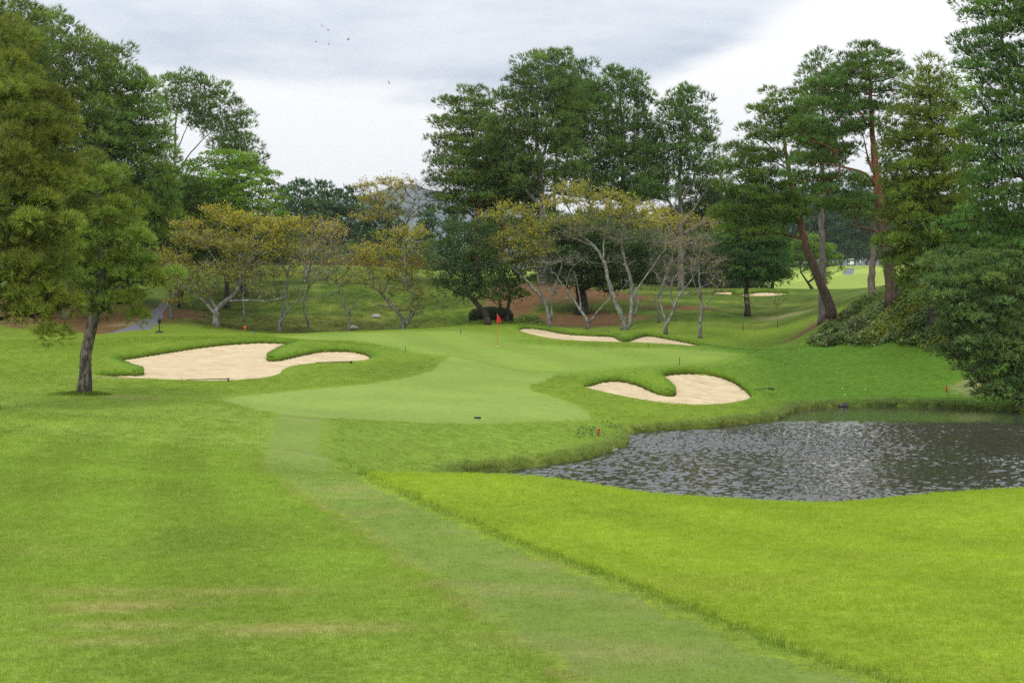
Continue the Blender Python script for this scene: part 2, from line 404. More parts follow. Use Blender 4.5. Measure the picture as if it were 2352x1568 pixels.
def hit(px, py, y0=5.0, y1=300.0, n=500):
    """first point of the ground on the line of sight through (px, py) beyond y0"""
    Y = np.linspace(y0, y1, n); X = (px - CX) / F * Y; Z = CZ + (HY - py) / F * Y
    below = np.nonzero(Z <= height(X, Y))[0]
    i = below[0] if len(below) else n - 1
    if 0 < i < n - 1 or (i == n - 1 and len(below)):      # refine inside the step
        Y2 = np.linspace(Y[i - 1], Y[i], 12); X2 = (px - CX) / F * Y2; Z2 = CZ + (HY - py) / F * Y2
        b2 = np.nonzero(Z2 <= height(X2, Y2))[0]; j = b2[0] if len(b2) else 11
        return np.array([X2[j], Y2[j], Z2[j]])
    return np.array([X[i], Y[i], Z[i]])

# ------------------------------------------------------------------ turf colours (albedo)
def px_poly(lst, y0, y1, n=400): return np.array([hit(px, py, y0, y1, n)[:2] for px, py in lst])
strip_l = [(640,948),(618,985),(600,1040),(597,1062),(640,1100),(720,1160),(860,1245),(1010,1345),(1150,1455),(1310,1568)]
strip_r = [(2020,1568),(1800,1497),(1600,1417),(1400,1333),(1200,1257),(1050,1193),(930,1138),(830,1092),(770,1060),(742,1040),(745,1010),(748,955)]
sl = [hit(px, py, 5, 26.2 if py > 1075 else 60, 500)[:2] if py > 1075 else hit(px, py, 27.5, 60)[:2] for px, py in strip_l]
sr = [hit(px, py, 5, 26.2 if py > 1075 else 60, 500)[:2] if py > 1075 else hit(px, py, 27.5, 60)[:2] for px, py in strip_r]
bl, br = np.array([1.05, 3.0]), np.array([2.6, 3.0])
strip_poly = np.vstack([smooth_open(np.array(sl + [bl]), 0.3), smooth_open(np.array([br] + sr), 0.3)])
_e = (fbm(strip_poly[:, 0] / .35, strip_poly[:, 1] / .35, 88, 3) - .5) * .08; strip_poly = strip_poly + np.column_stack([_e, _e * .3])
strip_line = smooth_open(np.array(sl + [bl]), 0.5)
apron_px = [(505,915),(640,899),(760,889),(900,871),(985,850),(1008,830),(1040,819),(1130,838),(1200,852),(1285,857),(1268,869),(1227,886),(1233,898),(1272,909),(1323,927),(1355,945),(1362,957),(1350,969),(1227,970),(1115,975),(900,968),(800,963),(640,950),(560,935)]
apron = smooth_closed(px_poly(apron_px, 40, 84), 0.35)
green_px = [(640,772),(760,767),(900,762),(1050,760),(1150,770),(1200,788),(1330,796),(1500,799),(1600,803),(1680,810),(1700,818),(1660,829),(1560,838),(1420,846),(1300,856),(1200,853),(1130,842),(1040,820),(945,808),(880,793),(800,782),(700,780)]
green = smooth_closed(px_poly(green_px, 66, 111.8), 0.5)

def blob(X, Y, px, py, y, rx, ry):
    p = P(px, py, y); return np.exp(-((X - p[0]) / rx) ** 2 - ((Y - p[1]) / ry) ** 2)
def mixc(c, k, d): return c * (1 - k[:, None]) + np.array(d)[None] * k[:, None]
def strip_dist(X, Y):
    out = np.full(len(X), 1e9)
    for p in strip_line: out = np.minimum(out, (X - p[0]) ** 2 + (Y - p[1]) ** 2)
    return np.sqrt(out)
def turf_colour(X, Y, zone='rough'):
    X = np.asarray(X, float); Y = np.asarray(Y, float); n = len(X)
    n1 = fbm(X / 3.0, Y / 3.0, 3); n2 = fbm(X / 0.7, Y / 1.0, 8); n3 = fbm(X / 12, Y / 12, 12)
    if zone == 'strip':
        c = np.tile([0.150, 0.206, 0.038], (n, 1)); c = mixc(c, sstep(0.55, 0.75, fbm(X / 2.2, Y / 0.9, 21)) * 0.55, (0.22, 0.22, 0.075))
        c *= (0.86 + 0.28 * n1)[:, None]
        return c
    if zone == 'apron':
        c = np.tile([0.180, 0.248, 0.044], (n, 1)); c = mixc(c, sstep(0.45, 0.7, n3) * 0.5, (0.19, 0.26, 0.055))
        c = mixc(c, sstep(.5, .75, fbm(X / 4, Y / 2, 47)) * .4, (0.165, 0.225, 0.045)); return c * (0.84 + 0.32 * n1)[:, None]
    if zone == 'green':
        c = np.tile([0.162, 0.238, 0.034], (n, 1)); s = np.sin(X * 1.1 + 0.25 * Y)
        c = mixc(c, sstep(.4, .7, fbm(X / 8, Y / 5, 41)) * .5, (0.20, 0.245, 0.045)); c *= (1 + 0.05 * np.tanh(3 * s) + 0.16 * (fbm(X / 5, Y / 1.3, 40) - 0.5))[:, None]
        return c
    left = np.array([0.160, 0.225, 0.030]); right = np.array([0.206, 0.268, 0.024])
    # near turf: yellower on the far side of the strip
    sx = np.interp(Y, [3, 6.5, 12, 20, 26, 60], [2.0, 1.4, -0.3, -3.0, -4.0, -6.0])
    k = sstep(-0.3, 0.6, X - sx) * (1 - sstep(25.5, 28, Y))
    c = left[None] * (1 - k[:, None]) + right[None] * k[:, None]
    sd = strip_dist(X, Y)
    stripe = np.sin(sd * 2 * math.pi / 2.2) * (1 - sstep(30, 46, Y))
    c *= (1 + 0.06 * np.tanh(2.5 * stripe) * np.where(k > 0.5, 0.5, 1.0) + 0.28 * (n1 - 0.5) + 0.16 * (n2 - 0.5))[:, None]
    c = mixc(c, sstep(0.56, 0.74, fbm(X / 1.6, Y / 1.2, 61)) * 0.25 * (1 - k * 0.6) * (1 - sstep(10, 18, Y)), (0.27, 0.235, 0.085))       # dry patches
    for px, py, y, rx, ry, a in [(300,1420,9.2,.45,.22,.8),(230,1440,8.9,.3,.2,.6),(270,1480,8.2,.4,.14,.7),(640,1480,8.0,.38,.2,.7),(720,1470,8.1,.3,.12,.5),(560,1385,10.,.6,.3,.5),(250,1505,7.6,.35,.14,.6),(200,1395,10,.5,.25,.5),(860,1470,8.1,.3,.2,.5),(1250,1490,7.6,.4,.3,.4)]:
        c = mixc(c, np.clip(blob(X, Y, px, py, y, rx, ry) * (0.4 + 1.2 * n2) * a, 0, .6), (0.28, 0.24, 0.10))
    # middle distance: darker, bluer rough
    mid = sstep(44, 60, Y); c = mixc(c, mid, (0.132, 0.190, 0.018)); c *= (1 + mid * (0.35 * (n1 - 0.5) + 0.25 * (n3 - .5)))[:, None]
    dip = sstep(29, 35, Y) * (1 - sstep(50, 60, Y)) * sstep(-7.5, -5.0, X); c = mixc(c, dip * 0.6, (0.130, 0.20, 0.022))
    r = sstep(8, 16, X) * sstep(58, 72, Y) * (1 - sstep(96, 112, Y)); c = mixc(c, r, (0.080, 0.155, 0.016)); c *= (1 + r * 0.3 * (n1 - 0.5))[:, None]
    # dry, straw-tinted bank edge by the water
    m = (X > pond_box[0][0]) & (X < pond_box[1][0]) & (Y > pond_box[0][1]) & (Y < pond_box[1][1]) & (Y > 40)
    if m.any():
        d = poly_sdf(pond, np.column_stack([X[m], Y[m]]))
        kk = np.zeros(n); kk[m] = np.exp(-np.maximum(d, 0) / 0.25) * 0.7 * (0.3 + n2[m]); c = mixc(c, np.clip(kk, 0, .8), (0.19, 0.20, 0.045))
        kk = np.zeros(n); kk[m] = 1 - sstep(-0.10, 0.02, d); c = mixc(c, kk, (0.035, 0.028, 0.015))
    # grass bank behind the green, brown leaf litter at its foot, red pine needles under the pines
    bk = sstep(113, 119, Y) * (1 - sstep(150, 175, Y)); c = mixc(c, bk, (0.070, 0.106, 0.013)); c = mixc(c, bk * sstep(.45, .7, fbm(X / 4.0, Y / 2.5, 44)) * .6, (0.15, 0.17, 0.025)); c = mixc(c, bk * sstep(.5, .72, fbm(X / 2.5, Y / 2.0, 45)) * .5, (0.05, 0.095, 0.012)); c *= (1 + bk * 1.0 * (n1 - 0.5) + bk * .8 * (n2 - .5))[:, None]
    c = mixc(c, sstep(113, 117, Y) * (1 - sstep(124, 133, Y)) * sstep(-34, -26, X) * (1 - sstep(-12, -4, X)) * (0.1 + 0.4 * n2), (0.105, 0.075, 0.03))
    red = np.zeros(n)
    for px, py, y, rx, ry in [(250,730,118,5.5,8),(120,710,120,8,12),(180,745,114,6,4),(400,725,122,3.2,6),(1250,670,136,7,9),(1180,700,130,3,5),(1330,725,122,6.5,4.5),(1400,690,134,5,3.5),(1560,712,127,4,2),(1330,745,119,5,2),(1960,715,106,4,4),(1900,735,108,3.5,6)]:
        red = np.maximum(red, blob(X, Y, px, py, y, rx, ry))
    red = sstep(0.34, 0.66, red * (0.3 + 1.35 * fbm(X / 1.6, Y / 1.6, 71)))
    c = mixc(c, red * .92, (0.135, 0.070, 0.034)); c *= (1 + red * 0.5 * (n2 - 0.5))[:, None]
    pale = np.zeros(n)
    for px, py, y, rx, ry in [(300,742,116,1.0,1.2),(275,748,115,1.3,.9),(325,735,118,.8,1.0),(1800,735,122,3,2),(230,868,61,2,.7),(2240,885,77,1.5,2),(300,915,50,1.6,.6),(1250,905,56,1,1)]:
        pale = np.maximum(pale, blob(X, Y, px, py, y, rx, ry))
    c = mixc(c, sstep(0.3, 0.9, pale * (0.5 + n2)) * 0.6, (0.26, 0.215, 0.11))
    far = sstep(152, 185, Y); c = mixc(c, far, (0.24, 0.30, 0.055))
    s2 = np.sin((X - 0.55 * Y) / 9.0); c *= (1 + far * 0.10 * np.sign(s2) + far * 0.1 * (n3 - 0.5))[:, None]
    m = (Y > 60) & (Y < 125) & (np.abs(X) < 30)
    if m.any():
        kk = np.zeros(n); kk[m] = 1 - sstep(0.2, 2.2, poly_sdf(green[::3], np.column_stack([X[m], Y[m]]))); c = mixc(c, kk * 0.55, (0.140, 0.225, 0.030))
    return np.clip(c, 0.004, 0.6)

M_turf = turf_mat('turf')
M_short = turf_mat('short_turf', 0.14, 0.85, 0.15, 40.0)

# ------------------------------------------------------------------ bunkers
BUNKERS = [
 dict(label='large two-lobed sand bunker left of the green behind the lone pine', y=(57, 95), pts=[   # px, py, drop of the sand below the turf edge
   (222,861,0.03),(300,868,0.03),(420,873,0.03),(520,874,0.03),(600,868,0.03),(640,858,0.03),(655,845,0.04),(700,836,0.04),(770,831,0.04),(830,828,0.05),(852,821,0.12),(838,808,0.17),(800,801,0.18),(745,801,0.18),(700,808,0.18),(655,818,0.18),(622,822,0.18),(612,815,0.17),(632,802,0.17),(670,787,0.17),(660,783,0.18),(610,781,0.18),(540,784,0.18),(460,792,0.18),(370,806,0.17),(300,817,0.17),(272,822,0.16),(300,836,0.16),(330,847,0.16),(322,854,0.17),(285,854,0.17),(235,857,0.15)]),
 dict(label='kidney-shaped sand bunker in front of the green beside the pond', y=(60, 82), pts=[
   (1342,887,0.04),(1390,901,0.03),(1450,913,0.03),(1520,924,0.03),(1600,929,0.03),(1680,924,0.03),(1722,913,0.08),(1722,900,0.19),(1705,882,0.24),(1680,866,0.25),(1640,853,0.25),(1590,848,0.25),(1545,850,0.24),(1522,856,0.24),(1530,868,0.22),(1545,880,0.21),(1553,893,0.20),(1545,902,0.18),(1518,899,0.18),(1490,888,0.19),(1460,875,0.20),(1420,867,0.20),(1385,870,0.18),(1358,879,0.15)]),
 dict(label='long narrow sand bunker behind the flag at the foot of the bare trees', y=(86, 112.5), pts=[
   (1193,757,0.06),(1215,766,0.03),(1260,776,0.03),(1320,782,0.03),(1400,785,0.03),(1480,787,0.03),(1550,791,0.03),(1600,794,0.04),(1622,793,0.10),(1590,785,0.17),(1540,775,0.18),(1490,767,0.18),(1465,771,0.19),(1445,779,0.17),(1425,778,0.17),(1405,768,0.19),(1360,766,0.19),(1300,762,0.19),(1250,753,0.18),(1210,750,0.16)]),
 dict(label='small far sand bunker with a grass tongue beside the two saplings', y=(130, 142.5), pts=[
   (1635,673,0.04),(1680,677,0.03),(1740,680,0.03),(1790,678,0.03),(1812,673,0.15),(1795,668,0.21),(1750,667,0.22),(1715,671,0.21),(1690,674,0.17),(1680,671,0.19),(1695,667,0.21),(1690,665.5,0.21),(1660,667,0.19)]),
]
def bunker_outline(b):
    raw = np.array([list(hit(px, py, b['y'][0], b['y'][1], 400)[:2]) + [dr] for px, py, dr in b['pts']])
    o = smooth_closed(raw, 0.22); o[:, 2] = np.clip(o[:, 2], 0.02, 0.6); return o
for b in BUNKERS:
    b['out'] = bunker_outline(b)
    o = b['out']; b['edge_z'] = height(o[:, 0], o[:, 1])
    b['sand_b'] = b['edge_z'] - o[:, 2]
def sand_z(b, X, Y):
    o = b['out'][::2]; zb = b['sand_b'][::2]; X = np.asarray(X); Y = np.asarray(Y)
    d2 = (X[:, None] - o[None, :, 0]) ** 2 + (Y[:, None] - o[None, :, 1]) ** 2 + 1e-4
    w = d2 ** -1.5; z = (w * zb).sum(1) / w.sum(1)
    d = np.sqrt(d2.min(1))
    return z - 0.16 * (1 - np.exp(-d / 1.2)) + 0.03 * (fbm(X / .5, Y / .5, 91, 3) - .5) * np.minimum(1, d)
# ------------------------------------------------------------------ ground sheet
ys = [-14.0]
while ys[-1] < 5600:
    y = ys[-1]; ys.append(y + (0.165 + 0.0034 * abs(y) if y < 160 else 0.035 * y - 5.0))
ys = np.array(ys); NS = 300
ss = np.linspace(-1, 1, NS)
gX = (ss[None] * (26 + 0.74 * ys[:, None])).ravel(); gY = np.repeat(ys, NS)
gZ = height(gX, gY)
pts2 = np.column_stack([gX, gY])
for b in BUNKERS:
    o = b['out']; lo, hi = o[:, :2].min(0) - 1, o[:, :2].max(0) + 1
    m = np.nonzero((pts2[:, 0] > lo[0]) & (pts2[:, 0] < hi[0]) & (pts2[:, 1] > lo[1]) & (pts2[:, 1] < hi[1]))[0]
    d = poly_sdf(o[::2], pts2[m]); k = m[d < 0.06]
    if len(k): gZ[k] = sand_z(b, gX[k], gY[k]) - 0.7
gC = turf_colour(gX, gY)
r, c = len(ys), NS
idx = np.arange(r * c).reshape(r, c)
gF = np.column_stack([idx[:-1, :-1].ravel(), idx[:-1, 1:].ravel(), idx[1:, 1:].ravel(), idx[1:, :-1].ravel()])
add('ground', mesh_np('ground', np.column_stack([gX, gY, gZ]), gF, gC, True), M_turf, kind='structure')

def sheet(outline, step, zfun, lift):
    """triangulated sheet that follows the ground inside a closed outline"""
    lo, hi = outline[:, :2].min(0), outline[:, :2].max(0)
    gx, gy = np.meshgrid(np.arange(lo[0], hi[0], step), np.arange(lo[1], hi[1], step)); gx = gx.ravel() + 0.013; gy = gy.ravel() + 0.017
    gx = gx + np.tile(np.array([0, step * .3]), len(gx))[:len(gx)] * 0
    d = poly_sdf(outline[:, :2], np.column_stack([gx, gy])); k = d < -0.35 * step
    pts = np.vstack([outline[:, :2], np.column_stack([gx[k], gy[k]])]); n = len(outline)
    co, _, fa, *_ = delaunay_2d_cdt([Vector(p) for p in pts], [(i, (i + 1) % n) for i in range(n)], [list(range(n))], 1, 1e-5)
    co = np.array([tuple(v) for v in co])
    z = zfun(co[:, 0], co[:, 1]) + (np.where(poly_sdf(outline[:, :2], co) > -.02, -.01, lift) if lift else 0.0)      # the rim dips into the ground: no gap under it
    return np.column_stack([co, z]), np.array([f for f in fa if len(f) == 3])

def edged(V, outline, zone, w):
    # turf colour of a mown zone, running out into the longer grass at its rim
    c = turf_colour(V[:, 0], V[:, 1], zone); k = 1 - sstep(0, w, -poly_sdf(outline[:, :2], V[:, :2]) + .25 * w * (fbm(V[:, 0] / .4, V[:, 1] / .4, 19) - .5))
    return mixc(c, k * .7, (0, 0, 0)) + turf_colour(V[:, 0], V[:, 1]) * (k * .7)[:, None]
V, Ft = sheet(green, 0.5, height, 0.014); add('putting_green', mesh_np('putting_green', V, Ft, edged(V, green, 'green', 1.3), True), M_short, kind='structure')
V, Ft = sheet(apron, 0.4, height, 0.011); add('fairway_apron', mesh_np('fairway_apron', V, Ft, edged(V, apron, 'apron', .35), True), M_short, kind='structure')
V, Ft = sheet(strip_poly, 0.25, height, 0.005); add('mown_path', mesh_np('mown_path', V, Ft, edged(V, strip_poly, 'strip', .05), True), M_short, kind='structure')

# ------------------------------------------------------------------ pond
def water_mat():
    m, t, o = new_mat('pond_water'); p = pbsdf(t, 0.04, 0.5)
    p.inputs['Base Color'].default_value = (0.040, 0.037, 0.028, 1); p.inputs['IOR'].default_value = 1.42
    g = t.nodes.new('ShaderNodeNewGeometry')
    bump_to(t, p, noise_n(t, g.outputs['Position'], 7.0, 2, 0.5, 0.3), 0.25, 0.02)
    t.links.new(p.outputs[0], o.inputs[0]); return m
cen = pond.mean(0); nrm = np.column_stack([np.gradient(pond[:, 1]), -np.gradient(pond[:, 0])]); nrm /= np.linalg.norm(nrm, axis=1)[:, None]
if ((pond + nrm * .1 - cen) ** 2).sum() < ((pond - nrm * .1 - cen) ** 2).sum(): nrm = -nrm
def waves(X, Y):
    """wind ripples, half a metre from crest to crest, dying out in the shelter of the far bank"""
    gust = 0.55 + 0.75 * sstep(0.25, 0.75, fbm(X / 9.0, Y / 9.0, 66, 3))
    calm = 0.10 + 0.90 * (1 - sstep(61.5, 67.5, Y + 0.06 * X + 2.0 * (fbm(X / 5, Y / 5, 67) - .5)))
    n = fbm(X / 0.165 + Y * .2, Y / 0.165, 68, 2) - .5 + 0.30 * (vnoise(X / 0.9, Y / 1.0, 70) - .5)
    return 0.118 * n * gust * calm
wx = np.arange(-4, 33, 0.072); wy = np.arange(37, 76, 0.068); WX, WY = np.meshgrid(wx, wy); w_in = poly_sdf(pond, np.column_stack([WX.ravel(), WY.ravel()])) < 0.35
w_in &= (np.abs(WX) < WY * .46 + 2).ravel()
WI = np.cumsum(w_in) - 1; WI = np.where(w_in, WI, -1).reshape(WX.shape)
q = np.column_stack([WI[:-1, :-1].ravel(), WI[:-1, 1:].ravel(), WI[1:, 1:].ravel(), WI[1:, :-1].ravel()]); q = q[(q >= 0).all(1)]
wX, wY = WX.ravel()[w_in], WY.ravel()[w_in]
add('pond_water', mesh_np('pond_water', np.column_stack([wX, wY, waves(wX, wY)]), q, smooth=True), water_mat(), kind='structure')

# ------------------------------------------------------------------ bunkers: sand sheet and rolled turf lip
def sand_mat():
    m, t, o = new_mat('bunker_sand'); p = pbsdf(t, 0.95, 0.1); g = t.nodes.new('ShaderNodeNewGeometry')
    n1 = noise_n(t, g.outputs['Position'], 1.1, 5, 0.6, 0.6); n2 = noise_n(t, g.outputs['Position'], 22, 4, 0.7)
    mp = t.nodes.new('ShaderNodeMapping'); mp.inputs['Scale'].default_value = (0.5, 3.0, 1); mp.inputs['Rotation'].default_value = (0, 0, 0.25); t.links.new(g.outputs['Position'], mp.inputs[0])
    n3 = noise_n(t, mp.outputs[0], 1.6, 4, 0.6, 0.8)
    c = mix_c(t, remap(t, n1, 0.3, 0.7), (0.45, 0.348, 0.205), (0.55, 0.442, 0.27))
    c = mix_c(t, math_n(t, 'MULTIPLY', remap(t, n3, 0.5, 0.7), 0.75), c, (0.33, 0.23, 0.14))
    c = mix_c(t, math_n(t, 'MULTIPLY', remap(t, n2, 0.5, 0.8), 0.25), c, (0.34, 0.25, 0.16))
    t.links.new(c, p.inputs['Base Color']); bump_to(t, p, math_n(t, 'ADD', n2, math_n(t, 'MULTIPLY', n3, 1.5)), 0.5, 0.04)
    t.links.new(p.outputs[0], o.inputs[0]); return m
M_sand = sand_mat()
M_blade = leaf_mat('grass_blade', 0.35, 0.6)
def blades(base, hgt, lean, width, colr, rng):
    """one thin bent triangle pair per base point"""
    n = len(base); a = rng.uniform(0, 2 * math.pi, n)
    d = np.column_stack([np.cos(a), np.sin(a), np.zeros(n)])
    tip = base + lean + d * (hgt * rng.uniform(0.15, 0.6, n))[:, None] + np.array([0, 0, 1.0]) * hgt[:, None]
    side = np.column_stack([-np.sin(a), np.cos(a), np.zeros(n)]) * (width / 2)[:, None]
    V = np.stack([base - side, base + side, tip], 1).reshape(-1, 3)
    return V, np.arange(n * 3).reshape(-1, 3), np.repeat(colr, 3, 0)
for b in BUNKERS:
    o = b['out']; n = len(o); rng = np.random.default_rng(5)
    V, Ft = sheet(o, 0.3, lambda x, y: sand_z(b, x, y), 0.0)
    # reset the rim of the sand to its own level so that it tucks under the turf
    cen = np.append(o[:, :2].mean(0), 0); cen[2] = ht(cen[0], cen[1])
    root = add('sand_bunker', mesh_np('sand_bunker', V - cen, Ft, smooth=True), M_sand, loc=cen, kind='structure', label=b['label'])
    area = 0.5 * np.sum(o[:, 0] * np.roll(o[:, 1], -1) - np.roll(o[:, 0], -1) * o[:, 1])
    tg = np.roll(o[:, :2], -1, 0) - np.roll(o[:, :2], 1, 0); tg /= np.linalg.norm(tg, axis=1)[:, None]
    nr = np.column_stack([tg[:, 1], -tg[:, 0]]) * (1 if area > 0 else -1)
    offs = [1.1, 0.75, 0.45, 0.22, 0.08, 0.0]; rows = []
    lim = np.full(n, 9.0); prev = np.zeros(n)
    for t_ in np.arange(0.05, 1.15, 0.05):
        q = o[:, :2] + nr * t_; dd = poly_sdf(o[::2], q); bad = (dd < 0.6 * t_) & (lim > t_); lim[bad] = np.maximum(t_ - 0.05, 0.0)
    for _ in range(6): lim = np.minimum(lim, 0.5 * lim + 0.25 * (np.roll(lim, 1) + np.roll(lim, -1)))
    steep = sstep(0.04, 0.14, o[:, 2])
    for t_ in offs:
        tt = np.minimum(t_, lim); q = o[:, :2] + nr * tt[:, None]
        z = height(q[:, 0], q[:, 1]) + (-0.01 if t_ > 1.0 else 0.025) + (0.05 * np.exp(-((tt - 0.3) / 0.35) ** 2)) * steep * (tt < 1.0) - (0.05 * (t_ == 0.0)) * 1
        rows.append(np.column_stack([q, z]))
    e = rows[-1].copy()
    jag = (0.01 + 0.03 * rng.random(n)) * steep
    face1 = e.copy(); face1[:, :2] += nr * 0.015; face1[:, 2] = e[:, 2] - 0.62 * np.maximum(e[:, 2] - b['sand_b'], 0) - jag
    face2 = e.copy(); face2[:, :2] += nr * 0.10; face2[:, 2] = b['sand_b'] - 0.12
    rows += [face1, face2]
    Vv = np.concatenate(rows); m_ = len(rows); I = np.arange(m_ * n).reshape(m_, n)
    J = np.roll(I, -1, 1)
    q4 = np.column_stack([I[:-1].ravel(), J[:-1].ravel(), J[1:].ravel(), I[1:].ravel()])
    cc = turf_colour(Vv[:, 0], Vv[:, 1]); gi = poly_sdf(green[::2], Vv[:, :2]) < .1; cc[gi] = turf_colour(Vv[gi, 0], Vv[gi, 1], 'green'); cc[-2 * n:-n] = np.array([0.10, 0.15, 0.02]); cc[-n:] = np.array([0.05, 0.032, 0.018])
    lush = np.repeat(np.array([0, .2, .5, .7, .6, .5, 0, 0]), n) * np.tile(steep, m_); cc = mixc(cc, lush, (0.105, 0.20, 0.016))
    # close-fitting turf round the sand, so that narrow tongues of grass between two lobes are whole
    lo, hi = o[:, :2].min(0) - 1.2, o[:, :2].max(0) + 1.2; gx_, gy_ = np.meshgrid(np.arange(lo[0], hi[0], .24), np.arange(lo[1], hi[1], .24)); gp = np.column_stack([gx_.ravel() + .011, gy_.ravel() + .017])
    dd = poly_sdf(o[:, :2], gp); gp = gp[(dd > .09) & (dd < 1.15)]
    co, _, fa, *_ = delaunay_2d_cdt([Vector(p) for p in np.vstack([o[:, :2], gp])], [(i, (i + 1) % n) for i in range(n)], [], 0, 1e-5)
    co = np.array([tuple(v) for v in co]); fa = np.array([f for f in fa if len(f) == 3])
    dv = poly_sdf(o[:, :2], co); dc = poly_sdf(o[:, :2], co[fa].mean(1)); fa = fa[(dc > 0) & (dv[fa].max(1) < 1.2) & (dc < 1.1)]
    pz = height(co[:, 0], co[:, 1]) + np.where(dv < .02, -.03, np.where(dv > .85, -.012, .013)); pc = turf_colour(co[:, 0], co[:, 1]); gi = poly_sdf(green[::2], co) < .1; pc[gi] = turf_colour(co[gi, 0], co[gi, 1], 'green')
    pc = mixc(pc, .5 * (1 - sstep(.2, .9, dv)), (0.105, 0.20, 0.016)) if b is not BUNKERS[2] else pc
    fa = fa + len(Vv); Vv = np.vstack([Vv, np.column_stack([co, pz])]); cc = np.vstack([cc, pc])
    add('turf_lip', mesh_np('turf_lip', Vv - cen, [q4, fa], cc, True), M_turf, parent=root)
    # blades of longer grass hanging over the lip
    k = np.repeat(np.arange(n), np.where(steep > 0.3, 26, 5)); f = rng.random(len(k)); k2 = (k + 1) % n
    t_ = np.abs(rng.normal(0, 0.22, len(k))); t_ = np.minimum(t_, lim[k])
    q = o[k, :2] * (1 - f[:, None]) + o[k2, :2] * f[:, None] + nr[k] * t_[:, None]
    z = height(q[:, 0], q[:, 1]) + 0.01 + 0.05 * steep[k] * np.exp(-((t_ - .3) / .35) ** 2)
    hg = rng.uniform(0.03, 0.10, len(k)) * (0.4 + 0.6 * steep[k])
    gc = mixc(np.tile([0.10, 0.20, 0.02], (len(k), 1)), rng.random(len(k)) * 0.6, (0.15, 0.22, 0.03))
    ln = np.column_stack([-nr[k] * (0.05 * (t_ < .1))[:, None] * rng.random((len(k), 1)), np.zeros(len(k))])
    Vb, Fb, Cb = blades(np.column_stack([q, z]), hg, ln, np.full(len(k), 0.02), gc, rng)
    add('lip_grass', mesh_np('lip_grass', Vb - cen, Fb, Cb), M_blade, parent=root, kind='stuff')
# ------------------------------------------------------------------ trees
M_needle = leaf_mat('pine_needles', 0.24, 0.75, spec=0.06)
M_needle_near = leaf_mat('near_pine_needles', 0.22, 0.75, spec=0.08)
M_leaf = leaf_mat('broad_leaves', 0.32, 0.6, spec=0.15)
M_bark_grey = bark_mat('grey_pine_bark', (0.10, 0.085, 0.07), (0.22, 0.19, 0.16), scale=5.0)
M_bark_red = bark_mat('red_pine_bark', (0.12, 0.05, 0.03), (0.26, 0.115, 0.065), low=(0.12, 0.085, 0.065), split=(3.5, 9), scale=5.0)
M_bark_dark = bark_mat('dark_bark', (0.03, 0.024, 0.018), (0.085, 0.07, 0.055), scale=5.0)
M_bark_near = bark_mat('furrowed_grey_bark', (0.035, 0.03, 0.022), (0.22, 0.20, 0.165), scale=9.0)
M_bark_cherry = bark_mat('lichened_grey_bark', (0.10, 0.092, 0.078), (0.25, 0.235, 0.205), scale=7.0, lichen=(0.31, 0.32, 0.265))
M_bark_cherry_dark = bark_mat('dark_cherry_bark', (0.085, 0.075, 0.065), (0.26, 0.24, 0.21), scale=7.0)
M_twig_pink = bark_mat('purplish_twig_bark', (0.20, 0.155, 0.135), (0.34, 0.28, 0.25), scale=4.0)
BARK = dict(grey=M_bark_grey, red=M_bark_red, dark=M_bark_dark, near=M_bark_near, cherry=M_bark_cherry, cherryd=M_bark_cherry_dark, pink=M_twig_pink)

# foliage kinds: clump radius, flatness, needle tufts per clump, blades per tuft, length, width, droop/upward bias, clump spacing factor
KIND = dict(
    near=dict(R=.46, flat=.80, n=95, k=9, L=.25, w=.020, up=.30, sp=1.2, shell=.30, lx=1.05, lz=1.05),
    long=dict(R=.92, flat=.85, n=53, k=6, L=.49, w=.058, up=.35, sp=.98, shell=.40, lx=1.22, lz=1.28),
    red=dict(R=.90, flat=.50, n=54, k=6, L=.42, w=.052, up=.45, sp=.88, shell=.15, lx=1.22, lz=2.3),
    olive=dict(R=.75, flat=.55, n=54, k=6, L=.40, w=.050, up=.10, sp=.90, shell=.2, lx=1.35, lz=1.9),
    shrub=dict(R=.62, flat=.50, n=66, k=5, L=.28, w=.046, up=.30, sp=.90, shell=.2, lx=1.3, lz=1.9),
    broad=dict(R=.80, flat=.80, n=110, leaf=.20, sp=.92, shell=.4, lx=1.12, lz=1.12),
    layer=dict(R=.95, flat=.45, n=150, leaf=.19, sp=.86, shell=.2, lx=1.15, lz=1.8),
    far=dict(R=1.7, flat=.80, n=52, k=4, L=.80, w=.22, up=.4, sp=.95, shell=.4, lx=1.15, lz=1.15),
    cherry=dict(lx=1.25, lz=1.15),
)
def unit(v): return v / (np.linalg.norm(v, axis=-1, keepdims=True) + 1e-9)

